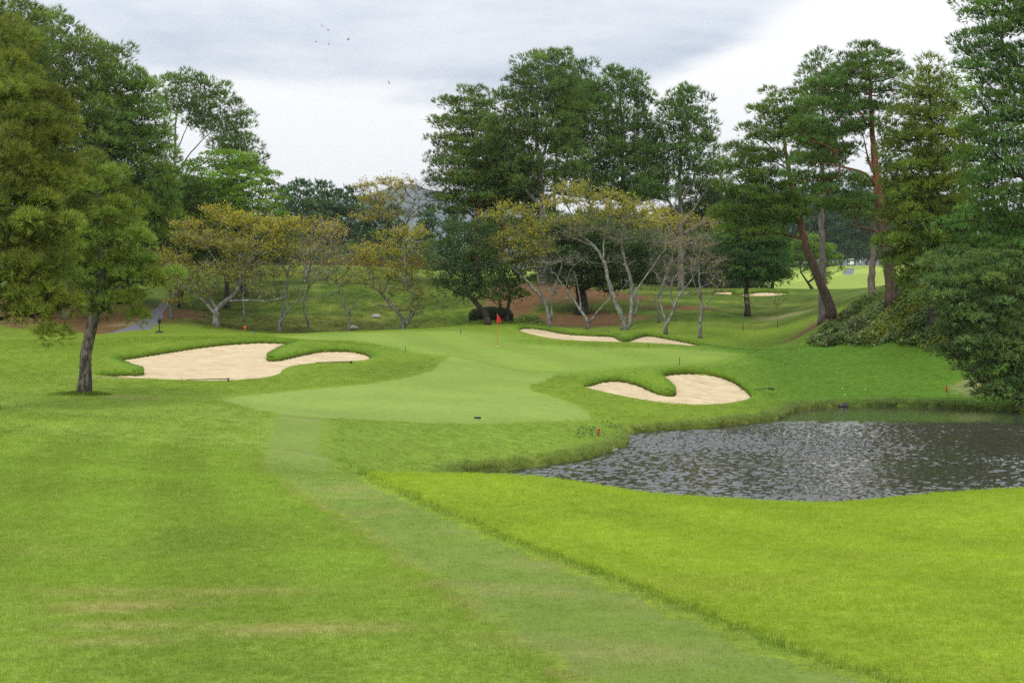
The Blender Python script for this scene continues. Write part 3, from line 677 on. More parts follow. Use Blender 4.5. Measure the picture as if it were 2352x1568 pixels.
def sample_clumps(lobes, R, sp, shell, rng):
    """clump centres spread through the lobes of the crown, no two closer than sp * R"""
    pts = []; meta = []
    for li, (c, rad) in enumerate(lobes):
        vol = rad[0] * rad[1] * rad[2] * 4.19
        n = int(2.2 * vol / (R * sp * 1.35) ** 3 + 6)
        d = unit(rng.normal(size=(n, 3))); rr = (shell ** 3 + (1 - shell ** 3) * rng.random(n)) ** (1 / 3)
        p = c + d * rr[:, None] * np.maximum(rad - 0.45 * R, 0.3 * rad)
        pts.append(p); meta += [li] * n
    pts = np.concatenate(pts); meta = np.array(meta); o = rng.permutation(len(pts)); pts, meta = pts[o], meta[o]
    keep = []; cell = {}; s = R * sp
    for i, p in enumerate(pts):
        k = (int(p[0] // s), int(p[1] // s), int(p[2] // s)); ok = True
        for a in (-1, 0, 1):
            for b_ in (-1, 0, 1):
                for c_ in (-1, 0, 1):
                    for j in cell.get((k[0] + a, k[1] + b_, k[2] + c_), ()):
                        q = pts[j]
                        if (q[0] - p[0]) ** 2 + (q[1] - p[1]) ** 2 + (q[2] - p[2]) ** 2 < s * s: ok = False; break
                    if not ok: break
                if not ok: break
            if not ok: break
        if ok: cell.setdefault(k, []).append(i); keep.append(i)
    return pts[keep], meta[keep]

def grow(stems, clumps, rng, start, bow=0.12, r_tip=0.018, power=0.47, seg=0.7, down=0.9):
    """branch skeleton: every clump is joined to the nearest suitable node; returns segments of the branches"""
    pos = [p for st in stems for p in st[0]]; is_stem = [True] * len(pos); rad = [r for st in stems for r in st[1]]; par = []; k = 0
    for st in stems:
        for i in range(len(st[0])): par.append(k + i - 1 if i else (st[2] if len(st) > 2 else -1))
        k += len(st[0])
    ns = k; cap = ns + len(clumps) * 14
    A = np.zeros((cap, 3)); A[:ns] = pos; par = list(par); n = ns
    ok = np.zeros(cap, bool); ok[:ns] = np.array(pos)[:, 2] > start
    ok[ns - 1] = True
    axis = np.array(pos); 
    da = np.array([np.sqrt(((axis - c) ** 2).sum(1)).min() for c in clumps]); ends = np.zeros(len(clumps), int)
    for ci in np.argsort(da):
        c = clumps[ci]; d = A[:n] - c; dist = np.sqrt((d * d).sum(1)); hz = np.sqrt(d[:, 0] ** 2 + d[:, 1] ** 2)
        cost = dist + down * np.maximum(0, d[:, 2] + 0.25 * hz) + np.where(ok[:n], 0, 1e6)
        i = int(cost.argmin()); L = dist[i]; m = max(1, min(12, int(L / seg)))
        p0 = A[i]; mid = (p0 + c) / 2 + np.array([0, 0, -bow * L]) + rng.normal(0, 0.05 * L, 3)
        for j in range(1, m + 1):
            t = j / m; A[n] = (1 - t) ** 2 * p0 + 2 * t * (1 - t) * mid + t * t * c
            par.append(i if j == 1 else n - 1); ok[n] = True; n += 1
        ends[ci] = n - 1
    par = np.array(par); cnt = np.zeros(n)
    np.add.at(cnt, ends, 1)
    for i in range(n - 1, ns - 1, -1): cnt[par[i]] += cnt[i]
    r = r_tip * np.maximum(cnt, 1) ** power
    i = np.arange(ns, n); pr = par[i]
    rp = np.where(pr < ns, np.minimum(r[i] * 1.15, np.array(rad + [0] * (n - ns))[np.minimum(pr, ns - 1)] * 0.9 if ns else r[i]), np.minimum(r[pr], r[i] * 1.5))
    return A[pr], A[i], rp, r[i], A[ends], unit(A[ends] - A[par[ends]])

def tufts(c, d, k, L, w, spread, rng):
    T = len(c); r = rng.normal(size=(T, k, 3)); dd = unit(d[:, None] * 1.0 + r * spread)
    b0 = c[:, None] - dd * 0.1 * L + d[:, None] * (rng.random((T, k, 1)) * 0.35 * L)
    tip = b0 + dd * (L * rng.uniform(.7, 1.15, (T, k, 1)))
    s = unit(np.cross(dd, rng.normal(size=(T, k, 3)))) * (w / 2)
    V = np.stack([b0 - s, b0 + s, tip], 2).reshape(-1, 3)
    return V, np.arange(len(V)).reshape(-1, 3), k * 3
def leaves(c, size, rng, upw=0.7):
    T = len(c); nrm = unit(rng.normal(size=(T, 3)) + np.array([0, 0, upw])); u = unit(np.cross(nrm, rng.normal(size=(T, 3)))); v = np.cross(nrm, u)
    s = size * rng.uniform(.6, 1.2, (T, 1))
    V = np.stack([c - u * s * .55, c + v * s * .32 + nrm * s * .06, c + u * s * .55, c - v * s * .32 + nrm * s * .06], 1).reshape(-1, 3)
    return V, np.arange(len(V)).reshape(-1, 4), 4

def stems_world(stems, Y, r0, rng, depth=0.5, seed_red=False):
    """stem polylines given in photo pixels at distance Y -> world polylines with taper; forks lean in and out of the picture plane"""
    out = []; first = None
    for si, st in enumerate(stems):
        pts = np.array([P(px, py, Y) for px, py in st])
        if si == 0:
            g = ht(pts[0][0], pts[0][1])
            if abs(pts[0][2] - g) > 0.05:
                if pts[0][2] < g: pts = pts[pts[:, 2] > g + 0.3]
                pts = np.vstack([[pts[0][0], pts[0][1], g], pts])
            pts[0, 2] = g - 0.15
            first = pts[0]
        L = np.linalg.norm(np.diff(pts, axis=0), axis=1).sum()
        t = np.concatenate([[0], np.cumsum(np.linalg.norm(np.diff(pts, axis=0), axis=1))]) / max(L, 1e-6)
        if si: pts[:, 1] += (rng.uniform(-1, 1) * depth * L * 0.5) * t
        sm = smooth_open(pts, 0.45)
        tt = np.linspace(0, 1, len(sm))
        sm[1:-1] += rng.normal(0, 0.012 * min(L, 8) ** .5, (len(sm) - 2, 3)) * np.array([1, 1, .3])
        if si == 0:
            rr = r0 * (1 - 0.80 * tt ** 1.05); hgt = sm[:, 2] - first[2]; rr = rr * (1 + 0.35 * np.exp(-hgt / (1.6 * r0)))
            out.append((sm, rr))
        else:
            # attach to the nearest point of the earlier stems
            allp = np.concatenate([o[0] for o in out]); allr = np.concatenate([o[1] for o in out])
            i = int(((allp - sm[0]) ** 2).sum(1).argmin()); sm[0] = allp[i]
            out.append((sm, allr[i] * (0.62 if r0 < .32 and Y > 90 else .5 if seed_red else .7) * (1 - 0.75 * tt), i))
    return out, first

# main limbs that leave the first stem, by tree seed
FORKS = {
 3: [[(228,690),(262,668),(300,655),(345,640)], [(232,640),(200,625),(165,600)]],
 21: [[(494,722),(478,700),(455,682),(425,662),(400,640)], [(500,712),(478,680),(452,652),(428,632)], [(520,692),(560,690),(610,691),(660,683)], [(556,620),(600,580),(630,555)], [(548,660),(505,610),(470,560),(440,525)], [(560,600),(540,550),(505,500)]],
 22: [[(641,748),(658,718),(685,692),(700,660),(715,610)], [(655,690),(632,660),(620,610)], [(690,690),(740,680),(775,665)], [(664,640),(640,590),(630,550)]],
 23: [[(700,705),(688,680),(682,640)], [(706,665),(735,625),(760,575)]],
 24: [[(800,722),(816,692),(840,655),(850,615)], [(797,712),(776,690),(760,665)], [(812,700),(840,690),(868,680)]],
 25: [[(932,755),(944,705),(948,660),(944,600),(955,550)], [(946,690),(975,672),(1000,655)], [(938,745),(960,700),(985,650)], [(905,705),(870,700),(845,690)], [(878,678),(900,620),(905,570)]],
 26: [[(928,545),(892,505),(862,455),(845,430)], [(940,495),(985,462),(1012,430)], [(930,520),(900,470),(890,425)], [(945,480),(985,430)]],
 31: [[(1266,738),(1268,695),(1280,645),(1290,595),(1250,560),(1225,530)], [(1258,705),(1240,660),(1232,615),(1215,570),(1200,530)], [(1240,570),(1215,520),(1185,490)]],
 32: [[(1350,745),(1372,716),(1392,694),(1425,668),(1445,640)], [(1335,715),(1330,670),(1320,620)], [(1318,690),(1280,675),(1255,655)], [(1300,665),(1305,630),(1330,600)]],
 33: [[(1446,760),(1450,710),(1450,660),(1440,610),(1428,560),(1445,500),(1450,475)], [(1450,690),(1475,648),(1508,598),(1530,560),(1500,510)], [(1388,605),(1388,550),(1398,500),(1400,455)], [(1365,565),(1300,540),(1260,520)], [(1335,540),(1290,500),(1270,470)], [(1452,735),(1466,700),(1460,660)], [(1430,565),(1390,530),(1360,480)]],
 34: [[(1530,755),(1520,700),(1526,650),(1548,600),(1545,540),(1535,505)], [(1548,712),(1540,660),(1560,620),(1575,570)], [(1590,640),(1600,590),(1620,540)], [(1560,680),(1610,660),(1650,640)]],
 35: [[(1610,720),(1632,685),(1655,645)], [(1610,690),(1590,640),(1585,600)], [(1606,610),(1635,570),(1640,525)]],
 36: [[(1522,660),(1500,610),(1495,560)], [(1535,610),(1570,580)]],
 42: [[(1164,728),(1150,705),(1142,680)]],
 53: [[(1246,480),(1200,425),(1172,370),(1160,320)], [(1244,470),(1290,420),(1305,360)], [(1240,380),(1262,310),(1275,230)]],
 56: [[(1563,520),(1600,470),(1630,420)], [(1563,500),(1535,460),(1520,420)], [(1563,540),(1615,510),(1650,470)], [(1562,470),(1590,420),(1605,370)]],
 61: [[(1848,550),(1810,540),(1760,528)], [(1830,480),(1785,455),(1730,440)]],
 64: [[(2018,430),(1985,400),(1940,388),(1880,378)], [(2015,415),(1996,370),(1985,320)], [(2036,545),(2000,528),(1960,520)]],
 7: [[(403,400),(440,350),(490,300),(530,270)], [(403,430),(450,390),(520,350),(570,330)], [(403,350),(430,290),(450,240)], [(404,370),(385,300),(380,250)]],
}
def make_tree(name, label, Y, stems, r0, lobes, kind=None, tint=None, bark='grey', twig=None, forks=(), start=None, group=None, seed=1, dens=1.0, depth=0.9, yellow=0.0, dlobe=0.0, cat='tree', clr_var=0.3, bare=None, Rs=1.0):
    rng = np.random.default_rng(seed * 7 + 3); s = Y / F; K = KIND[kind]; r0 = r0 * (.78 if kind == 'cherry' else 1)
    sw, base = stems_world([stems] + list(forks or FORKS.get(seed, ())), Y, r0, rng, seed_red=bark == 'red')
    LB = []
    for lb in lobes:
        px, py, rx, ry = lb[:4]; rx *= K['lx']; ry *= K['lz']; c = P(px, py, Y); c[1] += rng.uniform(-.5, .5) * dlobe + (lb[4] if len(lb) > 4 and kind != 'cherry' else 0)
        LB.append((c, np.array([rx * s, max(rx * s * depth, ry * s * .8), ry * s])))
    root = empty(name, base, label, cat, group)
    tv, tq, tt, nn = [], [], [], 0
    for i, st in enumerate(sw):
        V, q, t = tube_mesh(st[0], st[1], 12 if i == 0 else 8, 0.06, rng); tv.append(V); tq.append(q + nn); tt.append(t + nn); nn += len(V)
    add('trunk', mesh_np('trunk', np.concatenate(tv) - base, [np.concatenate(tq), np.concatenate(tt)], smooth=True), BARK[bark], parent=root)
    zs = base[2] + 1.2 if start is None else P(0, start, Y)[2]
    tint = np.array(tint, float)
    if kind == 'cherry':
        return cherry_crown(root, base, sw, LB, lobes, rng, zs, tint, twig or bark, dens, s)
    R = K['R'] * Rs
    cl, meta = sample_clumps(LB, R, K['sp'], K['shell'], rng)
    a, b_, ra, rb, ends, edir = grow(sw, cl, rng, zs, r_tip=0.02 if kind != 'near' else .012)
    V, q = seg_tubes(a, b_, ra, rb, 5 if kind in ('near', 'shrub') else 4)
    add('branches', mesh_np('branches', V - base, q, smooth=True), BARK[twig or bark], parent=root, kind='stuff')
    n = max(4, int(K['n'] * dens)); T = len(cl) * n
    cen = np.repeat(cl, n, 0); ed = np.repeat(edir, n, 0); g = rng.normal(size=(T, 3)); d = unit(g)
    flip = (d[:, 2] < -0.1) & (rng.random(T) < .72); d[flip, 2] *= -1
    size = np.repeat(rng.uniform(.72, 1.18, len(cl)), n)[:, None]      # clumps differ in size; needles sit on their outer shell
    rr = 1 - 0.42 * rng.random((T, 1)) ** 1.6; off = d * rr * size * R * np.array([1, 1, K['flat']])
    p = cen + off
    cb = rng.normal(0, 1, len(cl)); tb = rng.normal(0, 1, T)
    f = np.clip(1 + clr_var * (0.75 * np.repeat(cb, n) + 0.30 * tb), 0.45, 1.9)
    c3 = tint[None] * f[:, None]
    hue = np.clip(0.5 + 0.35 * (0.6 * np.repeat(rng.normal(0, 1, len(cl)), n) + 0.6 * rng.normal(0, 1, T)), 0, 1)[:, None]
    c3 = c3 * (np.array([0.86, 0.98, 1.12]) * (1 - hue) + np.array([1.16, 1.03, 0.82]) * hue)
    if yellow:
        yk = (rng.random(T) < yellow) * rng.uniform(.3, 1, T); c3 = mixc(c3, yk, (0.17, 0.115, 0.02))
    if 'leaf' in K:
        Vl, Fl, per = leaves(p, K['leaf'] * Rs, rng, 0.8 if kind == 'layer' else 0.5)
    else:
        dirs = unit(d * 0.9 + np.array([0, 0, K['up']]) + ed * 0.3 + rng.normal(0, .2, (T, 3)))
        Vl, Fl, per = tufts(p, dirs, K['k'], K['L'] * Rs, K['w'] * Rs, 0.50, rng)
    add('crown', mesh_np('crown', Vl - base, Fl, np.repeat(c3, per, 0)), M_leaf if 'leaf' in K else (M_needle_near if kind == 'near' else M_needle), parent=root)
    return root

def cherry_crown(root, base, sw, LB, lobes, rng, zs, tint, twig, dens, s):
    """sparse autumn crown: branches, fine twigs, and few leaves where the lobe still has them (lobe[4]: leafiness, lobe[5]: hue 0 green .. 1 orange)"""
    cl, meta = sample_clumps(LB, 0.75, 0.80, 0.15, rng)
    a, b_, ra, rb, ends, edir = grow(sw, cl, rng, zs, bow=-0.02, r_tip=0.017, power=0.5, seg=0.55, down=1.3)
    # twigs: sprays from the clump ends, mostly outward and level
    n = 10; T = len(cl) * n
    c0 = np.repeat(cl, n, 0); d0 = np.repeat(edir, n, 0)
    d = unit(d0 * 0.55 + rng.normal(0, .6, (T, 3)) * np.array([1, 1, .55]) + np.array([0, 0, .18]))
    L = rng.uniform(.35, 1.0, (T, 1)); p0 = c0 - np.repeat(edir, n, 0) * rng.uniform(0, .6, (T, 1)); p1 = p0 + d * L * .55
    d2 = unit(d + rng.normal(0, .35, (T, 3))); p2 = p1 + d2 * L * .6
    V1, q1 = seg_tubes(a, b_, ra, rb, 5)
    w = np.full(T, .010); V2, q2 = seg_tubes(np.concatenate([p0, p1]), np.concatenate([p1, p2]), np.concatenate([w, w * .8]), np.concatenate([w * .8, w * .45]), 3)
    add('branches', mesh_np('branches', V1 - base, q1, smooth=True), root.children[0].data.materials[0] if twig != 'pink' else BARK['pink'], parent=root, kind='stuff')
    add('twigs', mesh_np('twigs', V2 - base, q2, smooth=True), BARK[twig], parent=root, kind='stuff')
    leafy = np.array([lb[4] if len(lb) > 4 else .5 for lb in lobes])[meta]; hue = np.array([lb[5] if len(lb) > 5 else .4 for lb in lobes])[meta]
    m = np.maximum((leafy * 85 * dens * rng.uniform(.5, 1.4, len(cl))).astype(int), 0); k = np.repeat(np.arange(len(cl)), m); Tn = len(k)
    ti = k * n + rng.integers(0, n, Tn); f = rng.random((Tn, 1))
    p = np.where(f < .5, p0[ti] + (p1 - p0)[ti] * 2 * f, p1[ti] + (p2 - p1)[ti] * (2 * f - 1)) + rng.normal(0, .085, (Tn, 3))
    Vl, Fl, per = leaves(p, 0.16, rng, 0.5)
    h = np.clip(hue[k] * .55 + rng.normal(0, .15, Tn), 0, 1)[:, None]
    ga, gb, gc = np.array([0.22, 0.26, 0.026]), np.array([0.52, 0.41, 0.022]), np.array([0.50, 0.27, 0.028])
    c3 = np.where(h < .5, ga + (gb - ga) * 2 * h, gb + (gc - gb) * (2 * h - 1)) * rng.uniform(.65, 1.3, (Tn, 1)) * tint
    add('crown', mesh_np('crown', Vl - base, Fl, np.repeat(c3, per, 0)), M_leaf, parent=root)
    return root

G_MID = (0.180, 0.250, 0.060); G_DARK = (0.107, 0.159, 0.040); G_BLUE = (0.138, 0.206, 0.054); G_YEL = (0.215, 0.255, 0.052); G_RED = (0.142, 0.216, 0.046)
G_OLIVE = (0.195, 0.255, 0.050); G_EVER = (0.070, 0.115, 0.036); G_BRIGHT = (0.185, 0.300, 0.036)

# --- left side
make_tree('pine_tree', 'yellow-green pine cut by the left edge of the picture, lowest boughs nearly touching the lawn', 44, [(-34,960),(-26,840),(-24,700),(-8,480),(10,300),(30,140)], .27,
    [(20,120,70,80),(10,210,110,60),(80,240,90,45),(60,310,120,60),(20,390,150,80),(110,420,90,60),(60,500,150,70),(30,600,150,70),(100,620,80,60),(40,690,120,60),(110,725,60,35),(115,770,50,25),(140,700,50,35)], 'near', G_YEL, 'near', twig='dark', start=820, seed=2, yellow=.05, clr_var=.34)
make_tree('pine_tree', 'lone pine with a bent furrowed trunk standing on the lawn before the large bunker', 51, [(192,905),(193,860),(197,815),(205,770),(220,720),(234,660),(230,560),(222,470),(222,400)], .235,
    [(225,400,60,45),(200,450,85,55),(262,480,70,50),(215,530,105,55),(290,560,70,38),(170,590,90,45),(270,615,90,42),(345,640,72,32),(215,650,95,38),(260,690,85,28),(310,722,50,22),(180,700,45,22),(225,720,35,15),(400,635,22,15)], 'near', (0.215, 0.285, 0.058), 'near', twig='dark', start=735, seed=3, yellow=.07, clr_var=.34)
make_tree('pine_tree', 'tall dark green pine rising behind the yellow-green pine, a bare stretch of trunk showing', 116, [(150,745),(152,600),(150,400),(153,240),(140,90)], .30,
    [(122,70,55,45),(150,120,75,50),(110,150,70,50),(200,160,60,50),(150,220,95,60),(90,260,80,60),(200,270,70,55),(160,330,110,60),(120,420,120,70),(190,430,80,70)], 'long', G_MID, 'grey', twig='dark', start=520, seed=4, Rs=1.0, dens=.72, yellow=.03)
make_tree('pine_tree', 'broad dark green pine sloping down towards the gap of sky, forked trunk inside', 119, [(205,745),(200,560),(196,400),(206,330),(240,230),(262,160)], .28,
    [(255,140,45,38),(285,190,60,48),(320,230,50,50),(270,250,70,55),(340,290,55,55),(290,320,85,60),(350,370,50,60),(300,400,80,60),(350,450,60,50),(320,500,80,50),(365,530,50,40),(240,200,50,50)], 'long', (0.158, 0.243, 0.052), 'grey', twig='dark', start=560, seed=5, Rs=1.0, yellow=.03)
make_tree('pine_tree', 'pine whose crown tops the upper left corner of the picture', 110, [(-30,790),(-30,500),(-20,250),(0,80)], .28,
    [(15,40,60,35),(60,60,45,35),(-20,80,80,50),(30,110,80,50),(70,150,50,45),(-10,190,100,70),(20,300,100,80)], 'long', (0.170, 0.232, 0.054), 'grey', twig='dark', start=600, seed=6, Rs=1.0, yellow=.05)
make_tree('pine_tree', 'airy round-topped pine against the sky above the bright green tree', 136, [(408,700),(405,600),(403,480),(402,380),(404,280),(412,225)], .26,
    [(400,190,38,20),(440,190,45,22),(480,215,45,25),(420,225,45,25),(510,245,40,25),(460,250,50,25),(385,240,28,28),(540,280,38,28),(500,290,50,25),(560,320,32,28),(575,360,30,28),(530,340,50,25),(590,400,28,20),(440,290,30,18),(550,385,45,20)], 'long', (0.136, 0.214, 0.054), 'grey', start=430, seed=7, dens=.85, Rs=1.0)
make_tree('leafy_tree', 'bright fresh-green leafy tree in layers between the pines and the orange cherry trees', 131, [(522,700),(520,640),(515,560),(512,470),(512,400)], .26,
    [(430,470,45,20),(420,440,36,16),(560,370,40,14),(600,400,40,14),(650,500,24,14),(640,450,28,12),(505,362,50,14),(535,385,60,16),(470,385,50,16),(500,410,85,18),(580,415,55,16),(450,430,60,18),(545,440,85,18),(610,450,50,16),(480,465,80,20),(580,475,75,18),(640,480,28,14),(540,500,95,20),(450,505,60,22),(620,510,40,14),(500,530,80,20)], 'layer', G_BRIGHT, 'dark', start=620, seed=8, clr_var=.3)
make_tree('pine_tree', 'dark pine standing behind the cherry trees under the bright green tree', 128, [(418,720),(415,620),(412,500),(410,420)], .25,
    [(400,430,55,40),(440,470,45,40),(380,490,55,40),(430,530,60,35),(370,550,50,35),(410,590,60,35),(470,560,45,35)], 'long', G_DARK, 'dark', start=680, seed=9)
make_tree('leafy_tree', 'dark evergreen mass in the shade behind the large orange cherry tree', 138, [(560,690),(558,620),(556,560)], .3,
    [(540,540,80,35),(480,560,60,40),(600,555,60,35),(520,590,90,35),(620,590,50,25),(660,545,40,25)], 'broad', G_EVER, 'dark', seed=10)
make_tree('pine_tree', 'grey-trunked pine on the red needle slope beside the path', 127, [(172,712),(174,690),(172,600),(170,520)], .33,
    [(170,520,70,50),(220,560,80,40),(130,570,70,40),(200,610,80,25),(270,600,60,30),(320,610,50,30)], 'long', G_DARK, 'grey', start=660, seed=11)
make_tree('pine_tree', 'dark grey-trunked pine half hidden behind the boughs of the yellow-green pine', 118, [(152,765),(150,700),(156,600),(160,500)], .36,
    [(120,560,80,50),(60,580,70,50),(150,620,60,25),(100,640,80,25)], 'long', G_DARK, 'grey', start=680, seed=12)

# --- cherry trees behind the green
CH = dict(kind='cherry', tint=(1, 1, 1))
make_tree('cherry_tree', 'large cherry tree with thick forked grey trunk and orange-olive crown', 116, [(487,772),(488,745),(497,712),(520,690),(545,668),(556,620),(566,560)], .34,
    [(430,515,38,16,.8,.55),(495,482,38,16,.9,.6),(540,505,55,22,.9,.6),(600,522,50,24,.8,.6),(470,545,70,28,.6,.5),(555,560,75,30,.6,.45),(620,570,45,30,.6,.55),(400,590,45,30,.5,.5),(440,620,55,28,.6,.3),(520,620,70,32,.5,.3),(590,620,50,30,.4,.3),(470,660,45,22,.4,.25),(600,670,50,18,.2,.3)], bark='cherry', start=730, seed=21, **CH)
make_tree('cherry_tree', 'half-bare cherry tree with two slanting pale stems, second from the large orange one', 117, [(638,772),(642,740),(652,700),(660,655),(668,600),(690,550)], .20,
    [(650,515,50,22,.75,.65),(700,520,45,22,.6,.7),(640,565,50,28,.55,.5),(690,570,55,32,.35,.5),(730,560,45,32,.2,.6),(660,620,50,25,.3,.4),(720,630,40,25,.12,.4),(750,520,40,28,.3,.7)], bark='cherry', start=700, seed=22, **CH)
make_tree('cherry_tree', 'thin purplish cherry tree nearly bare, forked low on the bank', 122, [(708,750),(703,725),(698,700),(706,665),(714,610),(722,560)], .15,
    [(740,560,45,32,.08,.6),(770,590,42,32,.1,.6),(705,590,40,28,.15,.6),(760,530,40,26,.25,.7),(735,620,45,25,.06,.5)], bark='cherryd', twig='pink', start=700, seed=23, **CH)
make_tree('cherry_tree', 'small dark-stemmed cherry tree in the middle of the grass bank with few orange leaves', 118, [(800,772),(801,740),(797,712),(783,675),(772,640),(765,610)], .14,
    [(780,610,42,22,.35,.75),(830,605,42,28,.35,.8),(755,640,32,18,.15,.5),(810,640,45,22,.2,.6),(850,630,32,22,.25,.7)], bark='cherryd', start=712, seed=24, **CH)
make_tree('cherry_tree', 'many-stemmed dark cherry tree with golden top beside the dark evergreen', 117, [(935,772),(925,735),(905,705),(878,678),(852,640),(842,600)], .22,
    [(950,535,42,22,.9,.5),(900,545,42,24,.85,.55),(975,560,28,22,.8,.45),(860,585,45,26,.75,.6),(920,580,45,26,.7,.5),(960,610,40,30,.55,.3),(840,570,36,20,.6,.7),(900,620,50,26,.4,.4),(970,670,38,30,.4,.15),(930,660,48,30,.35,.2),(985,640,25,25,.4,.2),(880,660,36,22,.25,.3),(945,710,45,20,.25,.15)], bark='cherryd', start=725, seed=25, **CH)
make_tree('cherry_tree', 'tall cherry tree on the skyline, orange on one side and bare on the other', 142, [(944,680),(930,600),(928,540),(942,490),(958,440)], .24,
    [(850,425,38,16,.6,.75),(890,415,36,14,.6,.75),(925,425,36,18,.5,.7),(860,455,45,20,.55,.7),(905,455,45,22,.4,.6),(985,420,36,22,.02,.5),(1005,450,30,26,.02,.5),(960,450,36,24,.08,.5),(880,490,45,22,.35,.6),(840,500,36,18,.4,.7),(940,490,40,22,.1,.5)], bark='cherryd', start=600, seed=26, **CH)
make_tree('cherry_tree', 'rusty-leaved dark cherry tree beside the foot path and the ball washer', 119, [(396,748),(393,700),(390,650),(388,610)], .22,
    [(372,585,34,26,.5,.75),(408,600,34,26,.45,.7),(365,620,28,22,.4,.7),(400,650,42,25,.6,.5),(430,640,28,22,.4,.5),(395,690,36,16,.5,.6)], bark='cherryd', start=690, seed=27, **CH)
make_tree('cherry_tree', 'slender straight grey-stemmed tree between the two largest cherry trunks', 124, [(561,748),(560,710),(558,660),(560,610)], .12,
    [(560,610,38,26,.4,.4),(575,640,38,20,.3,.3),(540,640,30,20,.3,.3)], bark='cherry', start=660, seed=28, **CH)

# --- cherry grove in the middle
make_tree('cherry_tree', 'cherry tree with two stems bending over the dark evergreen, golden leaves', 115, [(1262,742),(1255,710),(1240,680),(1212,648),(1185,622),(1150,598)], .23,
    [(1095,592,38,22,.35,.45),(1075,580,25,16,.7,.5),(1140,560,50,20,.7,.45),(1200,535,50,26,.8,.4),(1230,520,40,26,.8,.4),(1170,590,50,22,.3,.35),(1130,495,40,14,.8,.35),(1180,480,50,16,.85,.4),(1240,570,45,25,.5,.3),(1120,610,40,20,.08,.4),(1220,610,40,22,.2,.3)], bark='cherry', start=690, seed=31, **CH)
make_tree('cherry_tree', 'short bare silvery tree dividing low into a wide V', 114, [(1350,766),(1349,742),(1335,715),(1318,690),(1292,655),(1275,628)], .19,
    [(1275,605,42,18,.02,.3),(1245,625,28,14,.02,.3),(1320,595,45,20,.05,.3),(1290,640,40,18,.0,.3),(1265,660,25,15,.0,.3)], bark='cherry', start=690, seed=32, **CH)
make_tree('cherry_tree', 'largest silvery cherry tree of the grove, golden cap above long pale limbs', 113.5, [(1440,766),(1432,735),(1415,700),(1400,655),(1388,605),(1365,565),(1330,535),(1312,490)], .30,
    [(1320,430,45,18,.8,.4),(1285,465,50,16,.85,.4),(1350,455,50,18,.7,.42),(1400,450,45,16,.6,.4),(1440,470,50,18,.75,.45),(1390,485,60,20,.5,.45),(1490,485,50,20,.8,.5),(1310,505,60,18,.35,.4),(1450,510,55,20,.35,.5),(1360,530,60,20,.1,.4),(1430,545,50,25,.04,.4),(1300,545,45,16,.1,.4),(1490,540,45,25,.08,.5),(1420,600,40,22,.03,.4)], bark='cherry', start=650, seed=33, **CH)
make_tree('cherry_tree', 'leaning grey cherry tree with bare purplish twigs by the end of the long bunker', 109, [(1525,780),(1530,750),(1545,715),(1558,682),(1590,640),(1610,610)], .20,
    [(1540,500,50,18,.6,.5),(1580,510,45,24,.3,.5),(1620,510,36,26,.25,.5),(1560,550,50,28,.08,.5),(1610,560,45,32,.06,.5),(1570,605,45,28,.02,.5),(1630,600,36,28,.04,.5),(1540,640,36,28,.02,.5),(1640,480,30,16,.5,.4)], bark='cherry', twig='pink', start=700, seed=34, **CH)
make_tree('cherry_tree', 'upright cherry tree standing rightmost in the grove, twigs almost bare', 108, [(1606,782),(1608,750),(1611,715),(1608,660),(1605,600),(1610,560)], .19,
    [(1615,555,32,28,.08,.5),(1640,610,34,32,.08,.5),(1600,600,30,26,.04,.5),(1650,650,28,28,.1,.4),(1630,520,34,22,.3,.45)], bark='cherry', twig='pink', start=735, seed=35, **CH)
make_tree('cherry_tree', 'crooked thin cherry tree between the largest and the leaning one', 118, [(1516,752),(1513,715),(1506,690),(1522,660),(1532,620),(1552,565)], .15,
    [(1530,560,40,26,.1,.45),(1570,560,36,24,.1,.5),(1510,600,34,24,.03,.4),(1500,520,40,18,.6,.5)], bark='cherry', start=690, seed=36, **CH)

# --- dark evergreens in the middle
make_tree('evergreen_tree', 'round dark evergreen tree leaning over the clipped hedge behind the flag', 114, [(1122,762),(1120,735),(1108,712),(1088,690),(1072,665),(1065,610)], .27,
    [(1060,530,50,26),(1095,530,45,26),(1035,570,50,32),(1085,575,60,35),(1010,610,34,34),(1060,620,60,36),(1110,620,55,36),(1025,655,36,30),(1075,665,55,25),(1115,670,40,28),(1050,500,30,12)], 'broad', G_EVER, 'dark', start=700, seed=41)
make_tree('evergreen_tree', 'smaller dark evergreen tree with a forked trunk beside the leaning one', 116.5, [(1166,757),(1164,730),(1168,700),(1172,660)], .20,
    [(1165,610,45,32),(1200,640,36,30),(1165,660,42,30),(1190,680,28,22),(1145,680,30,22),(1215,600,36,30)], 'broad', (0.079, 0.134, 0.030), 'dark', start=705, seed=42)
make_tree('evergreen_tree', 'wide dark evergreen tree with a stout black trunk behind the silvery cherry trees', 125, [(1337,712),(1335,680),(1330,640),(1335,580)], .55,
    [(1330,530,90,35),(1250,570,60,40),(1420,560,80,40),(1330,590,95,40),(1260,625,55,32),(1420,615,75,40),(1340,640,80,30),(1490,590,55,45),(1480,640,40,30),(1400,660,45,20),(1290,520,50,30)], 'broad', G_EVER, 'dark', start=680, seed=43)

